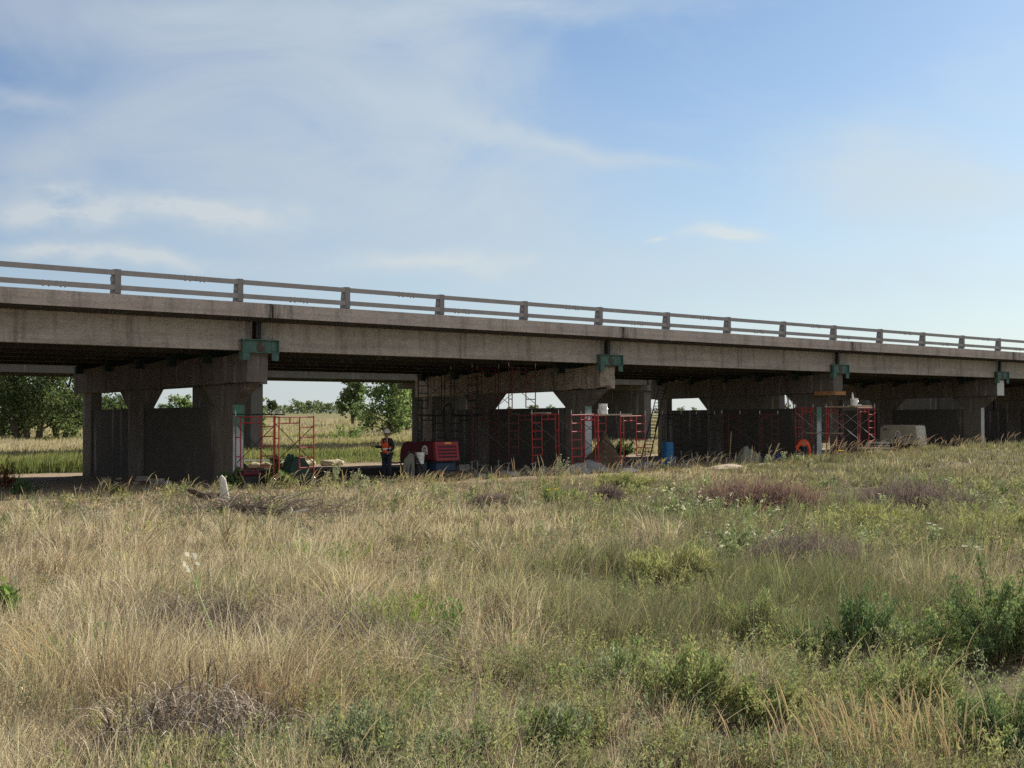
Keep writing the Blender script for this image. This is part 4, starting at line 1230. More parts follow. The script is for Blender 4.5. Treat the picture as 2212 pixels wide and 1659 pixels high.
x, y = far(5, 122); tree('willow_tree', 'dark tree cut by the picture edge beside the big multi-stemmed tree', x, y, 7.8, 3.0, 10000, .22, WIL, 19, .28, .10, 0, nbr=26)
x, y = far(552, 150); tree('cottonwood_tree', 'pale green tree peeking out right of the painted column', x, y, 4.6, 1.3, 1800, .26, COT, 23, .12, .1, 0, nbr=12)
x, y = far(587, 420); tree('cottonwood_tree', 'small lollipop tree standing above the distant tree line', x, y, 5.0, 1.7, 900, .5, WIL, 24, .18, .5, 0, nbr=10)
x, y = far(388, 150); tree('cottonwood_tree', 'rounded tree top seen through the right opening of the leftmost pier', x, y, 4.3, 1.7, 2600, .26, COT, 26, .14, .1, 0, nbr=14)
x, y = far(255, 170); tree('cottonwood_tree', 'low trees seen through the left opening of the leftmost pier', x, y, 3.8, 2.8, 3000, .30, WIL, 27, .14, .05, 0, nbr=16)
# distant tree line: individual small trees
proto = [tree('distant_tree', 'x', 0, 0, 7.5, 4.2, 520, 1.0, [(.12, .155, .075), (.15, .18, .09)], 40+i, .2, .05, 0, nbr=9) for i in range(3)]
LINE = [(535, 7), (568, 6), (600, 5.5), (612, 6), (627, 5.5), (642, 8.0), (655, 7.2), (671, 8.6), (684, 7.0), (700, 7.5), (712, 7.0), (728, 6.0), (742, 6.5), (583, 5.0), (660, 5.5),
        (15, 6), (90, 7), (230, 6), (290, 6.5), (350, 7), (410, 6), (1100, 5), (1150, 6), (1190, 5), (1420, 4), (1440, 4.5), (1470, 4.0), (1500, 4.4), (1680, 5), (1700, 5.5)]
DW = ['rounded grey-green', 'low spreading grey-green', 'taller ragged grey-green']
used = 0
for i, (px, hh) in enumerate(LINE):
    o = proto[i] if i < 3 else clone(proto[i % 3])
    d = 880+ (i*37 % 60)*3
    x, y = far(px, d)
    o.location = (x, y, Tz(x, y)-.3); s = hh/7.0
    o.rotation_euler = (0, 0, i*1.7); o.scale = (s*1.05, s*1.05, s)
    o['label'] = 'grey-green tree in the distant tree line beyond the field'; o['group'] = 'distant tree line'
# bare dead trees seen through the right openings
def dead_tree(label, x, y, h, seed):
    rnd = random.Random(seed); S = MB()
    S.tube([(0, 0, 0), (.1, 0, h*.5), (0, .1, h)], [.14, .09, .02], 5)
    for b in range(12):
        f = rnd.uniform(.15, .9); a = rnd.uniform(0, 2*PI); L_ = h*.35*(1.1-f)
        p0 = Vector((.1*f, 0, h*f)); p1 = p0+Vector((math.cos(a)*L_*.7, math.sin(a)*L_*.7, L_))
        S.tube([p0, p1], [.05, .015], 4)
        for c_ in range(3):
            p2 = p0.lerp(p1, rnd.uniform(.4, .9)); S.tube([p2, p2+Vector((rnd.gauss(0, .3), rnd.gauss(0, .3), .5))*L_*.6], [.02, .008], 3)
    o = S.build('bare_tree', M['bark'], None, (x, y, Tz(x, y)-.1)); tag(o, label, 'tree', 'bare trees beyond the bridge')
for i, (px, d, h) in enumerate(((1680, 175, 5.2), (1692, 180, 5.8), (1702, 170, 5.0), (1712, 178, 5.4))):
    x, y = far(px, d); dead_tree('bare grey tree seen through the right opening of the third pier', x, y, h, 80+i)
x, y = far(1396, 120); dead_tree('bare tree seen in the slit left of the leaning ladder', x, y, 5.4, 91)
# bushes in the field
for lab, px, py, h, r, col in (('green round bush in the field left of the standing worker', 745, 955, 1.5, 2.4, [(.14, .20, .06), (.17, .22, .08)]),
        ('low bush at the foot of the slim cottonwood', 782, 912, 1.0, 2.2, [(.12, .17, .06)]), ('dark low bush in the gap behind the second pier', 1335, 985, .9, .9, DG),):
    g = G(px, py); shrub('field_bush', lab, 'bush', 0, 0, h, r, 60, 34, .16, col, .4, .45, 'leaf', loc=g)

# ================================================================== scaffolds
FH = 1.93
def frame_mesh(flip=False):
    """walk-through frame 1.52 m wide in x: wide ladder on one side, narrow loop on the other"""
    mb = MB(); r = .0215
    X = (lambda x: 1.52-x) if flip else (lambda x: x)
    def tb(p): mb.tube([(X(a), 0, z) for a, z in p], r, 6)
    tb([(0, 0), (0, FH)]); tb([(1.52, 0), (1.52, FH)]); tb([(0, FH-.03), (1.52, FH-.03)])
    # wide ladder (outer leg at 0)
    tb([(.55, .28), (.55, FH-.03)])
    for z in (.30, .62, .94, 1.26, 1.58): tb([(0, z), (.55, z)])
    # narrow loop at the far side
    tb([(1.33, FH-.03), (1.33, .22), (1.36, .12), (1.44, .06), (1.50, .08)])
    for z in (.62, 1.24): tb([(1.33, z), (1.52, z)])
    # second header with its stub
    tb([(.55, FH-.22), (1.33, FH-.22)]); tb([(.92, FH-.22), (.92, FH-.03)])
    return mb.mesh('frame', M['red'])
FR = {False: frame_mesh(), True: frame_mesh(True)}
FRS = {'red': FR}
for nm in ('shade_maroon', 'shade_frame'):
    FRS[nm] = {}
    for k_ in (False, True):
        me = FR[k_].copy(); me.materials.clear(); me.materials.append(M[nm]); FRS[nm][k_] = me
def jack_mesh():
    mb = MB().tube([(0, 0, -.40), (0, 0, .05)], .017, 6).box(-.08, .08, -.08, .08, -.405, -.395)
    mb.lathe([(.03, -.03), (.045, -.02), (.03, 0)], 8).box(-.10, .10, -.012, .012, -.03, -.012)
    return mb.mesh('screw_jack', M['galv'])
JK = jack_mesh()
PIN = MB().tube([(0, 0, FH-.02), (0, 0, FH+.17)], .019, 6).mesh('coupling_pin', M['galv'])
def scaffold(label, su, sv, step=2.13, nfr=2, levels=1, flips=(False, True), jack=.40, planks=(), brace='brace', tilt=0.0, z0=None, paint='red'):
    """frames stand along the bridge (x), braces run away from the camera (y)"""
    base = bw(su, sv); g = Tz(base.x, base.y) if z0 is None else z0
    root = thing('scaffold_tower', label, 'scaffold', (base.x, base.y, g), A, 'red frame scaffolds around the piers')
    if tilt: root.rotation_euler = (0, R(tilt), A)
    for lv in range(levels):
        zb = jack+lv*FH
        for i in range(nfr):
            fr = link('frame', FRS[paint][flips[(i+lv) % len(flips)]], root, (0, i*step, zb))
            for x in (0, 1.52):
                if lv == 0:
                    j = link('screw_jack', JK, fr, (x, 0, 0))
                    j.scale = (1, 1, jack/.40)
                if lv == levels-1: link('coupling_pin', PIN, fr, (x, 0, 0))
        for i in range(nfr-1):
            for x in (0, 1.52):
                mb = MB()
                mb.tube([(x+.03, i*step, zb+.42), (x+.03, (i+1)*step, zb+1.66)], .013, 5)
                mb.tube([(x+.045, i*step, zb+1.66), (x+.045, (i+1)*step, zb+.42)], .013, 5)
                mb.build('cross_brace', M[brace], root)
    for (x0, x1, y0, y1, z, mt) in planks:
        MB().box(x0, x1, y0, y1, z, z+.045).build('plank', M[mt], root)
    return root
scaffold('red scaffold tower standing right of the green and white painted column', -1.05, -2.45, planks=((.0, .28, -.2, 2.3, FH+.37+.02, 'dark_steel'),), jack=.36, flips=(True, True), brace='dark_steel')
scaffold('single storey red scaffold left of the soil pile, its wide ladder to the front', 12.97, -2.0, flips=(False,), jack=.42, tilt=-1.2, planks=((.3, .55, 1.6, 2.5, FH+.44, 'grey_plank'),))
scaffold('red scaffold right of the soil pile that carries the white bucket', 15.9, -1.9, flips=(True,), jack=.40, tilt=-.6, brace='dark_steel',
         planks=((-1.6, .55, .1, .36, FH+.41, 'grey_plank'), (-.9, 1.2, .42, .68, FH+.41, 'plank')))
scaffold('two storey scaffold with shade-darkened red paint along the second pier, at the near end', 12.97, 1.48, 2.17, 2, 2, (False, True), paint='shade_maroon', planks=((0, .5, -.1, 2.3, FH+.40, 'dark_steel'),))
scaffold('two storey shade-darkened scaffold along the second pier, at the far end behind the red compressor', 12.97, 4.95, 2.1, 2, 2, (False, True), paint='shade_frame', planks=((0, .5, -1.4, 2.3, FH+.40, 'dark_steel'), (.55, 1.0, -1.4, 2.3, FH+.40, 'dark_steel')))
scaffold('low shade-darkened scaffold against the third pier, behind the blue barrel', 30.3, 5.6, 2.2, 2, 1, (False, True), paint='shade_frame')
scaffold('low shade-darkened scaffold against the third pier, left of the bent worker', 30.3, 1.7, 2.3, 2, 1, (True, False), paint='shade_maroon')
scaffold('red scaffold with silver braces carrying a bucket of tools at the third pier', 32.35, -2.5, 1.75, 3, 1, (True, True, False), brace='galv', jack=.38,
         planks=((.1, 1.45, .1, 1.9, FH+.38, 'plank'), (.7, .95, 1.4, 3.4, 1.02, 'grey_plank'), (-.1, 1.6, .2, .5, FH+.43, 'grey_plank')))

# ================================================================== buckets, barrel, ladder
def bucket(label, p, h=.37, r=.15, mat='white_plastic', up=True, lid=False, group=None):
    root = thing('bucket', label, 'bucket', p, random.random(), group)
    a, b = (r*.86, r) if up else (r, r*.86)
    rims = [(a, 0), (a, .01), (b, h)]
    mb = MB().lathe([(a, 0), (a+(b-a)*.7, h*.72), (a+(b-a)*.72+.012, h*.73), (a+(b-a)*.78+.012, h*.77), (a+(b-a)*.8, h*.78), (b, h*.97), (b+.012, h*.97), (b+.012, h)] + ([(b-.012, h), (a-.012, .03)] if up else []), 24)
    mb.build('body', M[mat], root, smooth=False)
    hd = MB().tube([(-b-.01, 0, h*.8), (-b*.8, -b*.9, h*.5), (0, -b-.06, h*.38), (b*.8, -b*.9, h*.5), (b+.01, 0, h*.8)], .006, 5)
    hd.build('handle', M['galv'], root)
    return root
pz = bw(15.9, -1.9)
def on(su, sv, z): p = bw(su, sv); p.z = z; return p
bucket('white plastic bucket upside down on the scaffold plank beside the painted column', on(15.15, -1.62, FH+.40+.05+Tz(pz.x, pz.y)), .42, .20, up=False)
p = bw(32.35, -2.5); zt = Tz(p.x, p.y)+FH+.43+.01
bk = bucket('white bucket holding tools on top of the scaffold with silver braces', on(33.25, -1.75, zt), .38, .19)
tb = thing('hand_tool', 'white handled scraper standing in the bucket on the scaffold', 'tool', on(33.22, -1.75, zt+.05))
MB().box(-.045, .045, -.012, .012, 0, .55).build('blade', M['white_plastic'], tb, rot=(0, R(-6), 0)); MB().tube([(-.06, 0, .5), (-.075, 0, .62)], .02, 6).build('handle', M['white_plastic'], tb)
tb = thing('hand_tool', 'dark handled tool standing in the bucket on the scaffold', 'tool', on(33.36, -1.72, zt+.05))
MB().tube([(0, 0, 0), (.03, 0, .5)], .012, 6).build('shaft', M['dark_steel'], tb); MB().tube([(.03, 0, .46), (.04, 0, .62)], .02, 6).build('grip', M['black'], tb)
bd = MB().box(-.30, .30, -.06, .06, 0, .03).build('board', M['white_plastic'], None, on(32.95, -2.1, zt+.038), (0, 0, A)); tag(bd, 'short white board lying on the plank of the scaffold with tools', 'board')
# barrel
p = at(24.1, 2.4)
br_ = thing('water_barrel', 'tall blue plastic barrel standing in front of the third pier', 'barrel', p)
MB().lathe([(.24, 0), (.265, .04), (.265, .30), (.28, .33), (.265, .36), (.265, .70), (.28, .73), (.265, .76), (.265, 1.03), (.25, 1.07), (.235, 1.07), (.235, 1.05)], 28).build('body', M['blue_plastic'], br_, smooth=False)
for dx in (-.1, .1): MB().lathe([(.035, 1.05), (.035, 1.08), (.0, 1.08)], 10, (dx, 0, 0)).build('bung', M['black'], br_)
# extension ladder leaning on the far end of the third pier cap
p0 = at(30.8, 9.4); p1 = bw(34.12, 11.0, 3.75)
lad = thing('extension_ladder', 'dark extension ladder leaning up to the far end of the third pier', 'ladder', p0)
d = p1-p0; sidev = Vector((cA, sA, 0))*.21
sidev = d.normalized().cross(Vector((0, 0, 1))).normalized()*.23
mb = MB(); mb.tube([sidev, d*.62+sidev], .034, 4).tube([-sidev, d*.62-sidev], .034, 4)
for i in range(1, 13): q = d*.62*(i/13); mb.tube([q+sidev, q-sidev], .02, 5)
mb.build('base_section', M['dark_steel'], lad)
mb = MB(); o_ = Vector((0, 0, .07)); s2 = sidev*.86; mb.tube([d*.35+s2+o_, d+s2+o_], .03, 4).tube([d*.35-s2+o_, d-s2+o_], .03, 4)
for i in range(1, 14): q = d*(.35+.65*i/14)+o_; mb.tube([q+s2, q-s2], .018, 5)
mb.build('fly_section', plain('grey_ladder', (.11, .11, .10), .6, .2), lad)
for sg in (1, -1): MB().box(-.05, .05, -.04, .04, -.03, .03).build('foot', M['black'], lad, loc=sidev*sg)

# ================================================================== compressors
def louver_face(mb, y, x0, x1, z0, z1): pass
# local frame: x across (along the bridge), y away from the camera, near end at y = 0
p = at(8.1, .46)
rc = thing('air_compressor', 'dark red towable air compressor with a louvred end panel in lit red', 'compressor', p, A)
prof = [(-.06, .66), (.05, 1.36), (1.62, 1.37), (1.82, 1.30), (1.95, 1.08), (2.0, .66)]     # (y, z)
MB().prism(prof, 0, 1.16, 'x').build('canopy', M['dark_red'], rc, bevel=.035, seg=3)
lp = MB().prism([(-.16, .66), (-.05, 1.375), (.06, 1.375), (-.055, .66)], .0, 1.16, 'x').build('louvre_panel', M['louver_red'], rc, bevel=.02)
def slope_y(z): return -.16+(z-.66)/(1.375-.66)*.11
mb = MB(); m2 = MB()
for i in range(4):
    z = .78+i*.125; y = slope_y(z)
    m2.prism([(y-.003, z), (y+.006, z+.045), (y+.02, z+.045), (y+.02, z)], .13, 1.03, 'x')
    mb.prism([(slope_y(z+.045)-.002, z+.045), (slope_y(z+.045)-.03, z+.05), (slope_y(z+.12)-.002, z+.115)], .11, 1.05, 'x')
m2.build('slot', M['black'], lp); mb.build('louvre', M['louver_red'], lp)
MB().prism([(slope_y(1.30)-.004, 1.29), (slope_y(1.35)-.004, 1.345), (slope_y(1.35)+.004, 1.345), (slope_y(1.30)+.004, 1.29)], .48, .80, 'x').build('label_plate', M['yellow'], lp)
# arched white sticker with a dark emblem and two dark text bars
def sticker(root, y0, z0, s, x=-.004):
    n = 12; arc = [(y0+s*.5*math.cos(PI*i/n), z0+s*.45+s*.55*math.sin(PI*i/n)) for i in range(n+1)]
    st = MB().prism([(y0-s*.5, z0)]+arc[::-1]+[(y0+s*.5, z0)], x-.003, x, 'x').build('sticker', M['band'], root)
    mb = MB(); k = x-.0045
    mb.prism([(y0-s*.26, z0+s*.52), (y0-s*.10, z0+s*.80), (y0+s*.05, z0+s*.70), (y0+s*.18, z0+s*.84), (y0+s*.26, z0+s*.52)], k, x-.003, 'x')
    for i, (w_, zz) in enumerate(((.66, .32), (.66, .20), (.5, .08))): mb.prism([(y0-s*w_*.5, z0+s*zz), (y0-s*w_*.5, z0+s*(zz+.07)), (y0+s*w_*.5, z0+s*(zz+.07)), (y0+s*w_*.5, z0+s*zz)], k, x-.003, 'x')
    mb.build('emblem', plain('sticker_ink', (.20, .13, .14), .6), st)
sticker(rc, .52, .90, .34)
MB().prism([(.06, .60), (.06, .655), (1.96, .655), (1.96, .60)], .05, 1.11, 'x').build('chassis', M['dark_steel'], rc)
MB().box(.1, 1.06, -.02, .55, .26, .595).build('fuel_tank', M['dark_blue'], rc, bevel=.04)
MB().tube([(.30, 1.1, 1.37), (.30, 1.1, 1.42), (.30, 1.35, 1.42), (.30, 1.35, 1.37)], .018, 6).build('lifting_eye', M['dark_steel'], rc)
MB().tube([(.8, 1.45, 1.36), (.8, 1.45, 1.46)], .035, 8).build('exhaust', M['dark_steel'], rc)
def wheel(root, x, y, r=.31, w=.19):
    tm = MB(); prof_ = [(r*.62, -w/2), (r*.93, -w/2), (r, -w*.3), (r, w*.3), (r*.93, w/2), (r*.62, w/2)]
    tm.lathe(prof_, 24)
    o = tm.build('wheel', M['black'], root, (x, y, r), (0, R(90), 0))
    MB().lathe([(r*.6, -w*.36), (r*.6, w*.36), (r*.25, w*.30), (r*.2, w*.4), (0.001, w*.4)], 20).build('rim', M['galv'], o)
    MB().lathe([(r*.6, -w*.36), (r*.25, -w*.30), (0.001, -w*.38)], 20).build('rim', M['galv'], o)
for x in (-.06, 1.22): wheel(rc, x, 1.05)
for x in (-.16, 1.12):
    MB().prism([(.62, .40), (.72, .62), (.9, .70), (1.2, .70), (1.38, .62), (1.48, .40), (1.44, .40), (1.35, .58), (1.19, .665), (.91, .665), (.75, .58), (.66, .40)], x, x+.22, 'x').build('mudguard', M['dark_steel'], rc)
MB().tube([(.25, 1.95, .58), (.58, 2.9, .50)], .03, 6).tube([(.91, 1.95, .58), (.58, 2.9, .50)], .03, 6).tube([(.58, 2.85, .50), (.58, 3.15, .50)], .035, 6).build('tow_bar', M['dark_steel'], rc)
MB().tube([(.58, 2.6, .05), (.58, 2.6, .85)], .03, 6).lathe([(.09, .02), (.09, .05)], 10, (.58, 2.6, 0)).build('jack_stand', M['dark_steel'], rc)

# white bucket and black hoses in front of the red compressor
bucket('dirty white bucket in front of the dark red compressor', at(7.55, .62)+Vector((0, 0, .55)), .42, .17)
dr = thing('steel_drum', 'dark drum carrying the white bucket beside the red compressor', 'drum', at(7.55, .62))
MB().lathe([(.22, 0), (.24, .02), (.24, .18), (.25, .2), (.24, .22), (.24, .38), (.25, .4), (.24, .42), (.24, .53), (.22, .548)], 22).build('body', M['dark_steel'], dr)
def hose(label, pts, r, mat='black', cat='hose', group=None):
    # smooth the control points
    P = [Vector(q) for q in pts]; out = []
    for i in range(len(P)-1):
        a = P[max(0, i-1)]; b = P[i]; c = P[i+1]; d_ = P[min(len(P)-1, i+2)]
        for k in range(6):
            t_ = k/6
            out.append(.5*((2*b)+(c-a)*t_+(2*a-5*b+4*c-d_)*t_*t_+(3*b-a-3*c+d_)*t_**3))
    out.append(P[-1])
    o = MB().tube(out, r, 6).build('hose', M[mat], None, smooth=True)
    return tag(o, label, cat, group)
q0 = at(6.95, .35)
cs = thing('folded_cart', 'dark folded hand cart leaning in front of the red compressor', 'cart', q0, A)
MB().tube([(-.35, 0, .05), (.05, .25, .98), (.30, .25, .95), (.62, -.05, .10)], .035, 6).tube([(-.15, -.05, .05), (.15, .2, .9), (.75, -.1, .08)], .03, 6).build('frame', M['dark_steel'], cs)
MB().prism([(-.42, .02), (-.30, .70), (-.02, .95), (.16, .88), (.20, .02)], .08, .12, 'y').build('cover', M['mesh_tarp'], cs)
wheel(cs, -.25, .2, .16, .08)
hose('black hose hanging in a loop from the dark scaffold behind the red compressor', [bw(12.6, 4.3, 2.2), bw(12.6, 4.6, 2.75), bw(12.6, 5.0, 2.55), bw(12.55, 4.9, 1.8), bw(12.4, 4.5, 1.0), bw(12.2, 4.2, .1)], .03)
hose('dark hose lying from the red compressor towards the bridge shade', [at(7.2, 1.0)+Vector((0, 0, .5)), at(6.6, .4)+Vector((0, 0, .25)), at(6.0, -.1)+Vector((0, 0, .06)), at(5.2, .4)+Vector((0, 0, .05)), at(4.6, 1.2)+Vector((0, 0, .05))], .03, 'dark_steel')

p = at(42.7, .2)
bc = thing('air_compressor', 'beige towable air compressor half hidden by the crest grass', 'compressor', p, A)
bc.location.z += .08
MB().prism([(-.02, .62), (.10, 1.62), (.2, 1.66), (2.1, 1.66), (2.26, 1.56), (2.36, .62)], 0, 1.0, 'x').build('canopy', M['beige'], bc, bevel=.04, seg=3)
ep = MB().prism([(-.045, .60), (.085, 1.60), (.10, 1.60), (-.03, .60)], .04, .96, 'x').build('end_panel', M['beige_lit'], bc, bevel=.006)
def sy(z): return -.045+(z-.60)*.13
def onend(x0, x1, z0, z1, mat, nm, d=.006):
    return MB().prism([(sy(z0)-d, z0), (sy(z1)-d, z1), (sy(z1)+.01, z1), (sy(z0)+.01, z0)], x0, x1, 'x').build(nm, mat, ep)
onend(.16, .84, 1.16, 1.50, plain('beige_recess_shade', (.33, .30, .23), .6), 'recess', .002)  # flat darker plate round the hatch, recess shade put into colour
onend(.20, .80, 1.18, 1.46, M['beige_lit'], 'hatch', .012)
onend(.44, .60, 1.035, 1.06, M['dark_steel'], 'catch'); onend(.22, .28, .86, .99, M['dark_steel'], 'catch')
for i in range(3): onend(.08, .92, .66+i*.055, .685+i*.055, plain('beige_shadow_gap', (.2, .18, .14), .7) if i == 0 else bpy.data.materials['beige_shadow_gap'], 'vent', .003)  # vent lines are flat strips, the gaps' shadow put into colour
MB().box(-.05, 1.05, -.16, -.05, .46, .56).build('bumper', M['beige_lit'], bc, bevel=.01)
for x in (.02, .90): MB().box(x, x+.09, -.14, -.055, .86, .96).build('tail_light', plain('red_lens', (.3, .02, .02), .3) if 'red_lens' not in bpy.data.materials else bpy.data.materials['red_lens'], bc)
sticker(bc, 1.20, 1.02, .34)
mb = MB()
for i in range(7): mb.prism([(.28+i*.075, 1.005), (.30+i*.075, 1.06), (.345+i*.075, 1.06), (.335+i*.075, 1.005)], -.009, -.003, 'x')
mb.build('side_mark', M['dark_steel'], bc)
mb = MB()
for r0 in range(2):
    for i in range(5 if r0 else 4): mb.prism([(1.84+i*.055, 1.44-r0*.075), (1.85+i*.055, 1.49-r0*.075), (1.885+i*.055, 1.49-r0*.075), (1.88+i*.055, 1.44-r0*.075)], -.009, -.003, 'x')
mb.build('side_mark', plain('olive_mark', (.10, .11, .08), .6), bc)
MB().box(-.004, .0, 1.24, 1.36, .86, 1.0).build('latch', M['black'], bc, loc=(-.003, 0, 0))
MB().box(.06, .94, .05, 2.3, .52, .615).build('chassis', M['dark_steel'], bc)
for x in (-.05, 1.05): wheel(bc, x, 1.35, .33, .2)
MB().tube([(.2, 2.3, .56), (.5, 3.3, .48)], .03, 6).tube([(.8, 2.3, .56), (.5, 3.3, .48)], .03, 6).tube([(.5, 3.25, .48), (.5, 3.5, .48)], .035, 6).build('tow_bar', M['dark_steel'], bc)
MB().tube([(.5, 3.1, .02), (.5, 3.1, .8)], .03, 6).build('jack_stand', M['dark_steel'], bc)

# ================================================================== soil, sheets, timbers and litter
def heap(name, label, cat, p, r, h, mat, seed, sx=1.0, power=1.3, rough_=.16, n=46, m=20, lean=(0, 0), group=None):
    V = []
    for i in range(m+1):
        f = i/m
        for k in range(n):
            a = 2*PI*k/n
            rr = r*(1+rough_*1.4*(float(vnoise(math.cos(a)*2+7, math.sin(a)*2+f*3, seed))-.5))*f
            z = h*(1-f**power)
            q = (float(fbm(math.cos(a)*rr*5/r+9, math.sin(a)*rr*5/r+z*3, seed+2, 3))-.5)
            V.append((rr*math.cos(a)*sx*(1+q*rough_)+lean[0]*z, rr*math.sin(a)*(1+q*rough_)+lean[1]*z, z+q*rough_*h*.8*(1-f*.4)-.03))
    Q = []
    for i in range(m):
        for k in range(n):
            k2 = (k+1) % n; Q.append((i*n+k, (i+1)*n+k, (i+1)*n+k2, i*n+k2))
    mb = MB().add(V, Q)
    o = mb.build(name, mat, None, p, (0, 0, A), smooth=True)
    return tag(o, label, cat, group)
heap('soil_pile', 'tall brown soil pile heaped against the second pier column', 'soil pile', at(17.25, .15), 1.15, 1.62, M['soil'], 3, 1.0, .85, .30, 60, 30)
heap('soil_pile', 'brown soil heap at the foot of the green and white column', 'soil pile', at(-.1, .35), .75, .62, M['soil'], 5, 1.1, 2.2, .34)
heap('soil_pile', 'brown soil mound behind the painted column, left of the scaffold', 'soil pile', at(2.4, 6.5), 1.35, 1.25, M['soil'], 8, 1.2, 1.9, .25)
heap('sand_pile', 'low pale sand pile in the sun on the crest', 'sand pile', G(1575, 1010), .75, .18, plain('pale_sand', (.33, .26, .18), .95, 0, .2, 6, .3), 9, 1.6, 1.5, .2)
def sheet(name, label, cat, p, sx, sy, h, mat, seed, rz=0.0, fold=.5, group=None):
    n, m = 44, 30; V = []
    for i in range(n+1):
        for k in range(m+1):
            u = i/n*2-1; v = k/m*2-1
            e = max(0, 1-(abs(u)**2.2+abs(v)**2.2)*.8)
            z = h*e*(.35+1.1*float(fbm(u*1.7+3, v*1.7, seed, 3)))+fold*h*(abs(float(vnoise(u*4.5+v*2, v*3.0-u, seed+4))-.5)*2*-.6+.3)*(.3+e)
            V.append((u*sx*.5*(1+.12*(float(vnoise(v*3, 5, seed))-.5)), v*sy*.5*(1+.15*(float(vnoise(u*3, 1, seed))-.5)), max(z, .015)))
    Q = [(i*(m+1)+k, (i+1)*(m+1)+k, (i+1)*(m+1)+k+1, i*(m+1)+k+1) for i in range(n) for k in range(m)]
    o = MB().add(V, Q).build(name, mat, None, p, (0, 0, rz), smooth=True)
    s_ = o.modifiers.new('thick', 'SOLIDIFY'); s_.thickness = .01; s_.offset = 1
    return tag(o, label, cat, group)
sheet('plastic_sheet', 'crumpled grey plastic sheet in front of the soil pile', 'plastic sheet', at(14.9, -.9), 2.5, 1.5, .40, M['tarp'], 4, A)
sheet('plastic_sheet', 'pale torn plastic strip right of the grey sheet', 'plastic sheet', at(17.0, -1.4), 1.5, .7, .14, M['white_plastic'], 6, A+.3)
sheet('dark_tarp', 'dark crumpled tarp under the scaffold with the bucket', 'tarp', at(18.6, 1.0), 2.4, 1.6, .45, M['black'], 7, A)
sheet('olive_tarp', 'grey olive tarp tent heaped between the blue barrel and the bent worker', 'tarp', at(25.7, -.9), 1.35, 1.1, .66, M['mesh_tarp'], 12, A)
sheet('blue_tarp', 'dark blue tarp heap in the shade left of the bent worker', 'tarp', at(28.7, -.2), 1.7, 1.1, .5, M['blue_tarp'], 14, A)
sheet('green_tarp', 'dark green tarp bundle behind the scaffold legs by the painted column', 'tarp', at(.7, -1.0), 1.5, 1.0, 1.0, M['green_tarp'], 16, A)
sheet('pale_tarp', 'grey sheet on the ground left of the blue barrel', 'plastic sheet', at(22.7, 2.6), 1.7, 1.2, .2, M['tarp'], 18, A)
# stake and shovel handle
p = at(25.15, -.3); o = MB().tube([(0, 0, 0), (.10, 0, 1.55)], [.03, .025], 6).build('shovel_handle', plain('handle_wood', (.26, .17, .10), .8), None, p); tag(o, 'wooden shovel handle standing up left of the olive tarp', 'handle')
p = at(26.3, -1.7); o = MB().tube([(0, 0, 0), (.45, .1, .95)], [.045, .04], 6).build('wooden_stake', plain('stake_wood', (.36, .29, .18), .85), None, p); tag(o, 'leaning pale wooden stake in front of the olive tarp', 'stake')
# board on the ground by the bent worker
p = at(33.2, -3.0); o = MB().box(-1.5, 1.5, -.12, .12, .06, .10).build('board', M['plank'], None, p+Vector((0, 0, .18)), (0, R(1), A)); tag(o, 'long pale board lying on the crest right of the bent worker', 'board')
p = at(33.8, -2.6); o = MB().box(-.9, .9, -.2, .2, .0, .14).build('board', M['grey_plank'], None, p+Vector((0, 0, .02)), (0, 0, A+.2)); tag(o, 'grey timber under the long pale board', 'board')
# pallet of bags
p = at(35.6, -1.6); pal = thing('pallet', 'wooden pallet under the stacked grey bags', 'pallet', p, A)
mb = MB()
for i in range(5): mb.box(-.55, .55, -.5+i*.23, -.5+i*.23+.14, .10, .12)
for x in (-.5, 0, .45): mb.box(x, x+.06, -.5, .56, 0, .0985)
mb.build('deck_boards', M['grey_plank'], pal)
def bag_mesh():
    V = []; n = 10
    for i in range(n+1):
        for k in range(n+1):
            u = i/n*2-1; v = k/n*2-1
            e = (max(0, 1-abs(u)**3)*max(0, 1-abs(v)**3))**.5
            V.append((u*.30, v*.19, .075+.075*e)); 
    for i in range(n+1):
        for k in range(n+1):
            u = i/n*2-1; v = k/n*2-1
            e = (max(0, 1-abs(u)**3)*max(0, 1-abs(v)**3))**.5
            V.append((u*.30, v*.19, .0748-.07*e))
    N = (n+1)**2
    Q = [(i*(n+1)+k, (i+1)*(n+1)+k, (i+1)*(n+1)+k+1, i*(n+1)+k+1) for i in range(n) for k in range(n)]
    Q += [(N+a, N+d_, N+c, N+b) for a, b, c, d_ in Q]
    return MB().add(V, Q).mesh('cement_bag', M['bag'], True)
bm_ = bag_mesh(); pos = []
for lay in range(5):
    for ix in range(2):
        for iy in range(2):
            b = link('cement_bag', bm_, None, bw(35.6, -1.6), (0, 0, A+random.uniform(-.1, .1)))
            off = Vector((( -.30+ix*.60+random.uniform(-.03, .03)), (-.22+iy*.42), 0)); off.rotate(Matrix.Rotation(A, 3, 'Z'))
            b.location = p+off+Vector((0, 0, .12+lay*.14))
            tag(b, 'grey cement bag in the stack on the pallet behind the scaffold with tools', 'bag', 'cement bags stacked on the pallet')
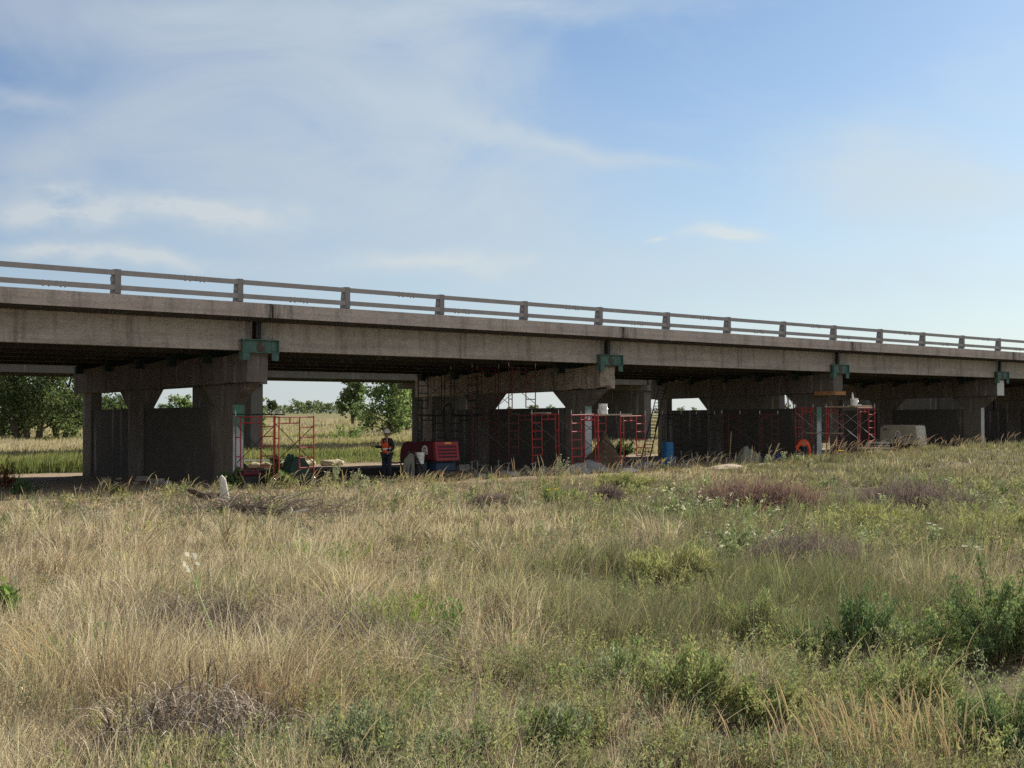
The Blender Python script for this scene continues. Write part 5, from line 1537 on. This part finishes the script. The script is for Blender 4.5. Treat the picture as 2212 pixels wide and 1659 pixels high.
# straw rolls along the lit edge of the sand, and the long near-black bar in front of them
for i in range(9):
    su, sv = 2.2+i*1.28, 12.6+.25*math.sin(i*2.1)
    p = at(su, sv); L_ = 1.3
    mb = MB(); pts = [Vector((-L_/2+L_*k/8, .04*math.sin(k+i), .12+.03*math.sin(k*1.9+i*2))) for k in range(9)]
    mb.tube(pts, [.09]+[.14+.02*math.sin(k*2.3+i) for k in range(7)]+[.09], 10)
    o = mb.build('straw_roll', M['sandbag'], None, p, (0, 0, A+.1*math.sin(i)), smooth=True)
    tag(o, 'pale straw roll laid end to end along the sunny edge of the sand', 'erosion roll', 'straw rolls along the sand edge')
tm = MB().box(-3.6, 3.6, -.2, .2, 0, .30).build('dark_bar', plain('near_black', (.022, .018, .016), .85, 0, .4, 5, .4), None, at(5.6, 4.6), (0, 0, A-.25), bevel=.02)
tag(tm, 'long dark bar lying behind the standing worker', 'timber')
# flat dark grey patch in the field
sp_ = at(12.2, 20.4); mb = MB()
pts = [(-5.2, -.9), (-2, -1.15), (2.5, -.95), (5.2, -.6), (5.0, .5), (2, 1.0), (-2.5, .95), (-5.1, .6)]
V = []; 
for q in pts:
    v = Vector((q[0], q[1], 0)); v.rotate(Matrix.Rotation(A-.35, 3, 'Z')); wv_ = sp_+v; V.append((wv_.x, wv_.y, Tz(wv_.x, wv_.y)+.05))
o = MB().add(V+[(a, b, c-.04) for a, b, c in V], [tuple(range(8))]+[(i, i+8, (i+1) % 8+8, (i+1) % 8) for i in range(8)]).build('dark_patch', M['dark_grey'], None)
tag(o, 'flat dark grey patch lying in the field behind the straw rolls', 'ground mat')
# tyre and a red fuel can near the painted column
ty = thing('old_tyre', 'dark tyre lying half buried right of the leftmost scaffold', 'tyre', at(1.7, -.3))
MB().lathe([(.24, -.1), (.36, -.11), (.40, -.05), (.40, .05), (.36, .11), (.24, .1)], 24).build('tread', M['black'], ty, (0, 0, .22), (R(62), 0, A))
gen = thing('portable_generator', 'small dark red generator behind the legs of the leftmost scaffold', 'generator', at(-.9, -.9), A)
MB().box(-.30, .30, -.2, .2, .12, .42).build('engine', M['dark_steel'], gen, bevel=.03)
MB().box(-.33, .33, -.22, .22, .42, .58).build('tank', M['dark_red'], gen, bevel=.05)
MB().tube([(-.38, -.25, 0), (-.38, -.25, .64), (.38, -.25, .64), (.38, -.25, 0)], .016, 6).tube([(-.38, .25, 0), (-.38, .25, .64), (.38, .25, .64), (.38, .25, 0)], .016, 6).build('frame', M['dark_red'], gen)
# loose planks in the shade at the left, concrete block in the grass
for i, (a, b, rz) in enumerate(((-9.6, 4.2, .1), (-10.4, 5.0, -.15))):
    p = at(a, b); o = MB().box(-2.1, 2.1, -.14, .14, 0, .07).build('plank', M['grey_plank'], None, p+Vector((0, 0, .12)), (R(2), R(1.5), A+rz)); tag(o, ('front', 'rear')[i]+' grey plank lying in the shade left of the leftmost pier', 'plank')
p = G(52, 1008) if False else at(-10.2, 13.6); o = MB().tube([(-.7, 0, .1), (0, .05, .16), (.7, 0, .1)], [.05, .08, .04], 6).tube([(-.25, 0, .12), (-.3, .1, .5)], [.05, .02], 5).build('driftwood', plain('bleached_wood', (.6, .57, .5), .9), None, p, (0, 0, A)); tag(o, 'bleached branch lying in the green grass at far left', 'branch')

# broken concrete and scraps of the repair work lying round the pier feet
mb = MB(); rnd = random.Random(31)
for i in range(420):
    k = rnd.choice((0, 1, 1, 1, 2, 2))
    su = SPAN*k+rnd.gauss(-.6, 2.6); sv = rnd.choice((rnd.gauss(-.3, .9), rnd.uniform(-1.6, 8)))
    p = at(su, sv); sz = abs(rnd.gauss(.06, .06))+.03
    mt = Matrix.Translation(p+Vector((0, 0, sz*.3))) @ Matrix.Rotation(rnd.uniform(0, 6), 4, 'Z') @ Matrix.Rotation(rnd.uniform(-.5, .5), 4, 'X')
    a, b, c = sz*rnd.uniform(.7, 1.6), sz*rnd.uniform(.6, 1.1), sz*rnd.uniform(.3, .7)
    vs = [mt @ Vector((x*a*rnd.uniform(.6, 1.1), y*b*rnd.uniform(.6, 1.1), z*c)) for z in (-1, 1) for x, y in ((-1, -1), (1, -1), (1, 1), (-1, 1))]
    mb.add(vs, [(0, 3, 2, 1), (4, 5, 6, 7), (0, 1, 5, 4), (1, 2, 6, 5), (2, 3, 7, 6), (3, 0, 4, 7)])
tag(mb.build('concrete_rubble', M['rubble']), 'broken concrete chips scattered round the pier feet', 'rubble', None, 'stuff')

# dead stump, fallen logs and brush
g = G(487, 1092)
mb = MB(); n = 14; V = []; H_ = .88
for i in range(15):
    f = i/14; z = H_*f
    r = (.105*(1-f)**2.2+.092)*(1+.35*max(0, .12-f)/.12)*(1 if f < .86 else max(.12, 1-((f-.86)/.14)**2*.95))
    for k in range(n):
        a = 2*PI*k/n; q = 1+.22*(float(vnoise(math.cos(a)*2.2+4, math.sin(a)*2.2+f*1.5, 77))-.5)
        V.append((r*q*math.cos(a)-.09*f*f, r*q*math.sin(a), z))
Fc = [(i*n+k, i*n+(k+1) % n, (i+1)*n+(k+1) % n, (i+1)*n+k) for i in range(14) for k in range(n)]+[tuple(14*n+k for k in range(n))]
o = MB().add(V, Fc).build('dead_stump', M['wood_grey'], None, (g.x, g.y, g.z-.08), smooth=True); tag(o, 'pale weathered stump standing in the grass below the painted column', 'stump')
mb = MB().tube([(-.98, 0, .42), (-.80, .0, .36), (-.55, .05, .24), (-.3, .05, .27), (-.08, .1, .24)], [.05, .085, .10, .09, .08], 8).tube([(-.55, .05, .2), (-.42, .0, .12)], [.05, .02], 6)
o = mb.build('fallen_log', M['wood_dark'], None, g); tag(o, 'short dark broken log left of the pale stump', 'log')
g2_ = G(560, 1122)
lg = thing('fallen_log', 'dark fallen trunk with a bleached forked end right of the stump', 'log', g2_)
MB().tube([(-.9, .1, .22), (-.4, 0, .25), (.1, -.05, .22), (.75, -.1, .14)], [.10, .12, .10, .07], 8).build('trunk', M['wood_dark'], lg)
MB().tube([(.72, -.1, .15), (.92, -.12, .10), (.98, -.14, -.02)], [.075, .07, .02], 7).tube([(.80, -.1, .15), (1.08, -.05, .22), (1.2, 0, .27)], [.045, .03, .01], 6).tube([(.78, -.1, .16), (.74, -.1, .30)], [.035, .015], 5).build('forked_end', plain('bleached_fork', (.60, .56, .50), .9), lg)
MB().tube([(.1, 0, .25), (.02, 0, .52)], [.025, .01], 5).build('branch', M['wood_dark'], lg)
mb = MB(); rnd = random.Random(5)
for i in range(300):
    a = Vector((rnd.gauss(-.2, .75), rnd.gauss(.2, .35), abs(rnd.gauss(.08, .16))))
    b = a+Vector((rnd.gauss(.15, .55), rnd.gauss(0, .3), rnd.gauss(.16, .2)))
    b.z = abs(b.z); m_ = a.lerp(b, .5)+Vector((0, 0, rnd.uniform(0, .14)))
    mb.tube([a, m_, b], [.012, .010, .005], 3, False)
o = mb.build('brush_pile', M['twig'], None, g2_); tag(o, 'tangled grey brush pile lying between the stump and the forked log', 'brush pile')

# ================================================================== people
def skin(name, J, E, mat, parent, sub=2, root='pelvis', smooth=True, loc=None):
    names = list(J); idx = {n_: i for i, n_ in enumerate(names)}
    me = bpy.data.meshes.new('tmp'); me.from_pydata([J[n_][0] for n_ in names], [(idx[a], idx[b]) for a, b in E], [])
    o = bpy.data.objects.new('tmp', me); COL.objects.link(o)
    md = o.modifiers.new('skin', 'SKIN'); md.use_smooth_shade = True
    for i, n_ in enumerate(names):
        r = J[n_][1]; r = r if isinstance(r, tuple) else (r, r)
        me.skin_vertices[0].data[i].radius = r
        me.skin_vertices[0].data[i].use_root = (n_ == root)
    sb = o.modifiers.new('sub', 'SUBSURF'); sb.levels = sub; sb.render_levels = sub
    dg = bpy.context.evaluated_depsgraph_get()
    m2 = bpy.data.meshes.new_from_object(o.evaluated_get(dg)); m2.name = name
    bpy.data.objects.remove(o); m2.materials.clear(); m2.materials.append(mat)
    m2.shade_smooth()
    return link(name, m2, parent, loc)
def hand(J, E, wrist, w, d, side, palm=.085, curl=.25):
    """palm and five fingers growing from the wrist along d; side = thumb direction"""
    d = Vector(d).normalized(); s = Vector(side).normalized(); n = d.cross(s)
    k = Vector(w)+d*palm; J[wrist+'_palm'] = (tuple(Vector(w)+d*palm*.55), (.036, .02)); E.append((wrist, wrist+'_palm'))
    for i, (off, ln) in enumerate(((.030, .070), (.010, .080), (-.010, .074), (-.030, .058))):
        a = k+s*off; m = a+d*ln*.55+n*ln*curl*.3; t_ = a+d*ln*.95+n*ln*curl
        for q, pt, rr in (('a', a, .0115), ('b', m, .0095), ('c', t_, .0075)): J['%s_f%d%s' % (wrist, i, q)] = (tuple(pt), rr)
        E += [(wrist+'_palm', '%s_f%da' % (wrist, i)), ('%s_f%da' % (wrist, i), '%s_f%db' % (wrist, i)), ('%s_f%db' % (wrist, i), '%s_f%dc' % (wrist, i))]
    a = Vector(w)+d*.03+s*.035; t_ = a+(d*.6+s*.6)*.06
    J[wrist+'_t1'] = (tuple(a), .013); J[wrist+'_t2'] = (tuple(t_), .009); E += [(wrist+'_palm', wrist+'_t1'), (wrist+'_t1', wrist+'_t2')]

def face(root, c, fwd, up, r=.10):
    f = Vector(fwd).normalized(); u = Vector(up).normalized(); s = f.cross(u)
    for sg in (-1, 1):
        MB().lathe([(.001, -.012), (.010, -.007), (.012, 0), (.010, .007), (.001, .012)], 8).build('eye', M['dark_eye'], root, Vector(c)+f*r*.93+s*sg*.033+u*.005)
    MB().tube([Vector(c)+f*r*.92-u*.052-s*.022, Vector(c)+f*r*.97-u*.054, Vector(c)+f*r*.92-u*.052+s*.022], .006, 5).build('mouth', plain('lips', (.16, .07, .055), .5) if 'lips' not in bpy.data.materials else bpy.data.materials['lips'], root)

# standing worker, seen from the front, right forearm held out to the left of the picture
pw = at(5.8, .40)
wk = thing('person', 'standing worker in white hard hat and orange vest, forearm held out', 'person', pw, R(-28))
J = {'pelvis': ((0, 0, .93), (.15, .11)), 'waist': ((0, 0, 1.08), (.14, .10)), 'chest': ((0, .0, 1.30), (.165, .115)), 'neckb': ((0, .0, 1.45), .065), 'neck': ((0, -.01, 1.51), .055),
     'jaw': ((0, -.035, 1.575), (.062, .07)), 'skull': ((0, -.015, 1.65), (.082, .095)), 'crown': ((0, -.01, 1.72), (.066, .08)), 'nose': ((0, -.125, 1.61), .014),
     'earl': ((.085, 0, 1.62), .014), 'earr': ((-.085, 0, 1.62), .014),
     'shl': ((.18, .0, 1.41), .062), 'ell': ((.25, .06, 1.15), .042), 'wl': ((.20, -.10, .99), .028),
     'shr': ((-.18, .0, 1.41), .062), 'elr': ((-.215, .03, 1.15), .042), 'wr': ((-.44, -.13, 1.17), .028),
     'hil': ((.095, 0, .88), .095), 'knl': ((.105, -.01, .49), .062), 'anl': ((.105, .03, .085), .042), 'tol': ((.12, -.15, .035), (.042, .03)),
     'hir': ((-.095, 0, .88), .095), 'knr': ((-.10, -.02, .49), .062), 'anr': ((-.11, .02, .085), .042), 'tor': ((-.13, -.16, .035), (.042, .03))}
E = [('pelvis', 'waist'), ('waist', 'chest'), ('chest', 'neckb'), ('neckb', 'neck'), ('neck', 'jaw'), ('jaw', 'skull'), ('skull', 'crown'), ('jaw', 'nose'), ('skull', 'earl'), ('skull', 'earr'),
     ('chest', 'shl'), ('shl', 'ell'), ('ell', 'wl'), ('chest', 'shr'), ('shr', 'elr'), ('elr', 'wr'),
     ('pelvis', 'hil'), ('hil', 'knl'), ('knl', 'anl'), ('anl', 'tol'), ('pelvis', 'hir'), ('hir', 'knr'), ('knr', 'anr'), ('anr', 'tor')]
hand(J, E, 'wr', J['wr'][0], (-.95, -.3, .0), (.1, -.3, .9)); hand(J, E, 'wl', J['wl'][0], (-.35, -.75, -.45), (-.6, .3, .6))
skin('body', J, E, M['skin'], wk)
face(wk, (0, -.02, 1.62), (0, -1, 0), (0, 0, 1))
def grow(J, keys, add): return {k: (J[k][0], tuple(q+add for q in (J[k][1] if isinstance(J[k][1], tuple) else (J[k][1],)*2))) for k in keys}
sh = grow(J, ['pelvis', 'waist', 'chest', 'shl', 'ell', 'wl', 'shr', 'elr', 'wr'], .022)
sh['neckb'] = ((0, 0, 1.455), .075); sh['pelvis'] = ((0, 0, .93), (.185, .145)); sh['hem'] = ((0, 0, .86), (.19, .15))
skin('shirt', sh, [('hem', 'pelvis'), ('pelvis', 'waist'), ('waist', 'chest'), ('chest', 'neckb'), ('chest', 'shl'), ('shl', 'ell'), ('ell', 'wl'), ('chest', 'shr'), ('shr', 'elr'), ('elr', 'wr')], M['navy'], wk)
tr = grow(J, ['pelvis', 'hil', 'knl', 'anl', 'hir', 'knr', 'anr'], .028)
skin('trousers', tr, [('pelvis', 'hil'), ('hil', 'knl'), ('knl', 'anl'), ('pelvis', 'hir'), ('hir', 'knr'), ('knr', 'anr')], M['denim'], wk)
for s_ in 'lr':
    a_ = Vector(J['an'+s_][0]); t_ = Vector(J['to'+s_][0])
    skin('boot', {'pelvis': (tuple(a_+Vector((0, .02, .06))), .062), 'h': (tuple(a_+Vector((0, .03, -.03))), (.058, .05)), 't': (tuple(t_+Vector((0, -.02, .012))), (.055, .042))}, [('pelvis', 'h'), ('h', 't')], M['wood_dark'], wk)
def ring_shell(prof, th0=0, n=28, back=1.0):
    V = []; 
    for (rx, ry, z) in prof:
        for k in range(n): a = 2*PI*k/n; V.append((rx*math.cos(a), ry*math.sin(a), z))
    Q = [(i*n+k, i*n+(k+1) % n, (i+1)*n+(k+1) % n, (i+1)*n+k) for i in range(len(prof)-1) for k in range(n)]
    return MB().add(V, Q)
vest = ring_shell([(.205, .155, .94), (.20, .15, 1.0), (.192, .147, 1.10), (.197, .152, 1.18)])
# front of the vest narrows to two straps over the shoulders
vo = vest.build('vest', M['orange'], wk, smooth=True); sd_ = vo.modifiers.new('t', 'SOLIDIFY'); sd_.thickness = .008
MB().prism([(-.15, 1.18), (.17, 1.18), (.10, 1.30), (.06, 1.34), (-.02, 1.30), (-.08, 1.25)], -.165, -.150, 'y').build('vest_front', M['orange'], vo)
for sg in (-1, 1):
    MB().prism([(sg*.10, 1.24), (sg*.145, 1.22), (sg*.125, 1.46), (sg*.09, 1.47)], -.150, -.138, 'y').build('strap', M['orange'], vo)
    MB().prism([(sg*.112, 1.24), (sg*.132, 1.23), (sg*.113, 1.46), (sg*.100, 1.46)], -.153, -.1505, 'y').build('reflective_stripe', plain('dull_band', (.34, .34, .3), .5) if 'dull_band' not in bpy.data.materials else bpy.data.materials['dull_band'], vo)
ring_shell([(.2085, .1585, 1.055), (.205, .156, 1.09), (.203, .1555, 1.115)]).build('reflective_band', M['band'], vo, smooth=True)
MB().lathe([(.118, 0), (.122, .01), (.118, .06), (.10, .11), (.065, .145), (.02, .158), (.001, .158)], 24).build('hard_hat', M['hat'], wk, (0, -.012, 1.665), smooth=True)
hat = [o for o in wk.children if o.name.startswith('hard_hat')][0]; hat.scale = (1, 1.18, 1)
MB().lathe([(.11, 0), (.155, -.006), (.157, 0), (.11, .012)], 24).build('brim', M['hat'], hat, smooth=True)
MB().tube([(0, -.10, .10), (0, 0, .165), (0, .10, .10)], .012, 6).build('ridge', M['hat'], hat)

# second worker, bent over towards the camera with both arms hanging down
pb = at(30.75, -.5)
wb = thing('person', 'worker in orange shirt and blue jeans bent over, arms hanging down', 'person', pb, R(-12))
J = {'pelvis': ((0, .10, .98), (.15, .12)), 'waist': ((.01, -.07, 1.06), (.15, .12)), 'chest': ((.02, -.29, .93), (.175, .13)), 'neckb': ((.02, -.42, .82), .065), 'neck': ((.02, -.46, .77), .055),
     'jaw': ((.02, -.48, .69), (.062, .07)), 'skull': ((.02, -.53, .71), (.082, .09)), 'crown': ((.02, -.60, .68), (.066, .075)), 'nose': ((.02, -.505, .60), .013), 'earl': ((.105, -.52, .70), .013), 'earr': ((-.065, -.52, .70), .013),
     'shl': ((.24, -.33, .90), .065), 'ell': ((.31, -.38, .62), .046), 'wl': ((.29, -.44, .36), .03),
     'shr': ((-.20, -.34, .90), .065), 'elr': ((-.31, -.40, .70), .05), 'wr': ((-.12, -.56, .58), .032),
     'hil': ((.10, .10, .90), .098), 'knl': ((.15, .02, .50), .064), 'anl': ((.15, .12, .085), .042), 'tol': ((.17, -.06, .035), (.042, .03)),
     'hir': ((-.10, .10, .90), .098), 'knr': ((-.15, .0, .50), .064), 'anr': ((-.16, .12, .085), .042), 'tor': ((-.19, -.06, .035), (.042, .03))}
E = [e for e in E if not ('wr_' in e[0] or 'wl_' in e[0] or 'wr_' in e[1] or 'wl_' in e[1])]
hand(J, E, 'wl', J['wl'][0], (0, -.25, -.95), (-1, -.1, 0)); hand(J, E, 'wr', J['wr'][0], (.8, -.3, -.5), (.3, -.5, .8))
skin('body', J, E, M['skin'], wb)
face(wb, (.02, -.515, .685), (0, -.35, -.94), (0, -.94, .35), .095)
sh = grow(J, ['pelvis', 'waist', 'chest', 'neckb', 'shl', 'ell', 'wl', 'shr', 'elr', 'wr'], .026); sh['neckb'] = (J['neckb'][0], .075)
skin('shirt', sh, [('pelvis', 'waist'), ('waist', 'chest'), ('chest', 'neckb'), ('chest', 'shl'), ('shl', 'ell'), ('ell', 'wl'), ('chest', 'shr'), ('shr', 'elr'), ('elr', 'wr')], M['orange'], wb)
tr = grow(J, ['pelvis', 'hil', 'knl', 'anl', 'hir', 'knr', 'anr'], .03); tr['pelvis'] = ((0, .14, 1.0), (.185, .15))
skin('trousers', tr, [('pelvis', 'hil'), ('hil', 'knl'), ('knl', 'anl'), ('pelvis', 'hir'), ('hir', 'knr'), ('knr', 'anr')], plain('blue_jeans', (.035, .07, .125), .9, 0, .3, 12, .2), wb)
for s_ in 'lr':
    a_ = Vector(J['an'+s_][0]); t_ = Vector(J['to'+s_][0])
    skin('boot', {'pelvis': (tuple(a_+Vector((0, .02, .06))), .062), 'h': (tuple(a_+Vector((0, .03, -.03))), (.058, .05)), 't': (tuple(t_+Vector((0, -.02, .012))), (.055, .042))}, [('pelvis', 'h'), ('h', 't')], M['wood_dark'], wb)
MB().lathe([(.105, 0), (.104, .04), (.085, .085), (.05, .11), (.001, .115)], 20).build('cap', M['navy'], wb, (.02, -.555, .705), (R(70), 0, 0), smooth=True)
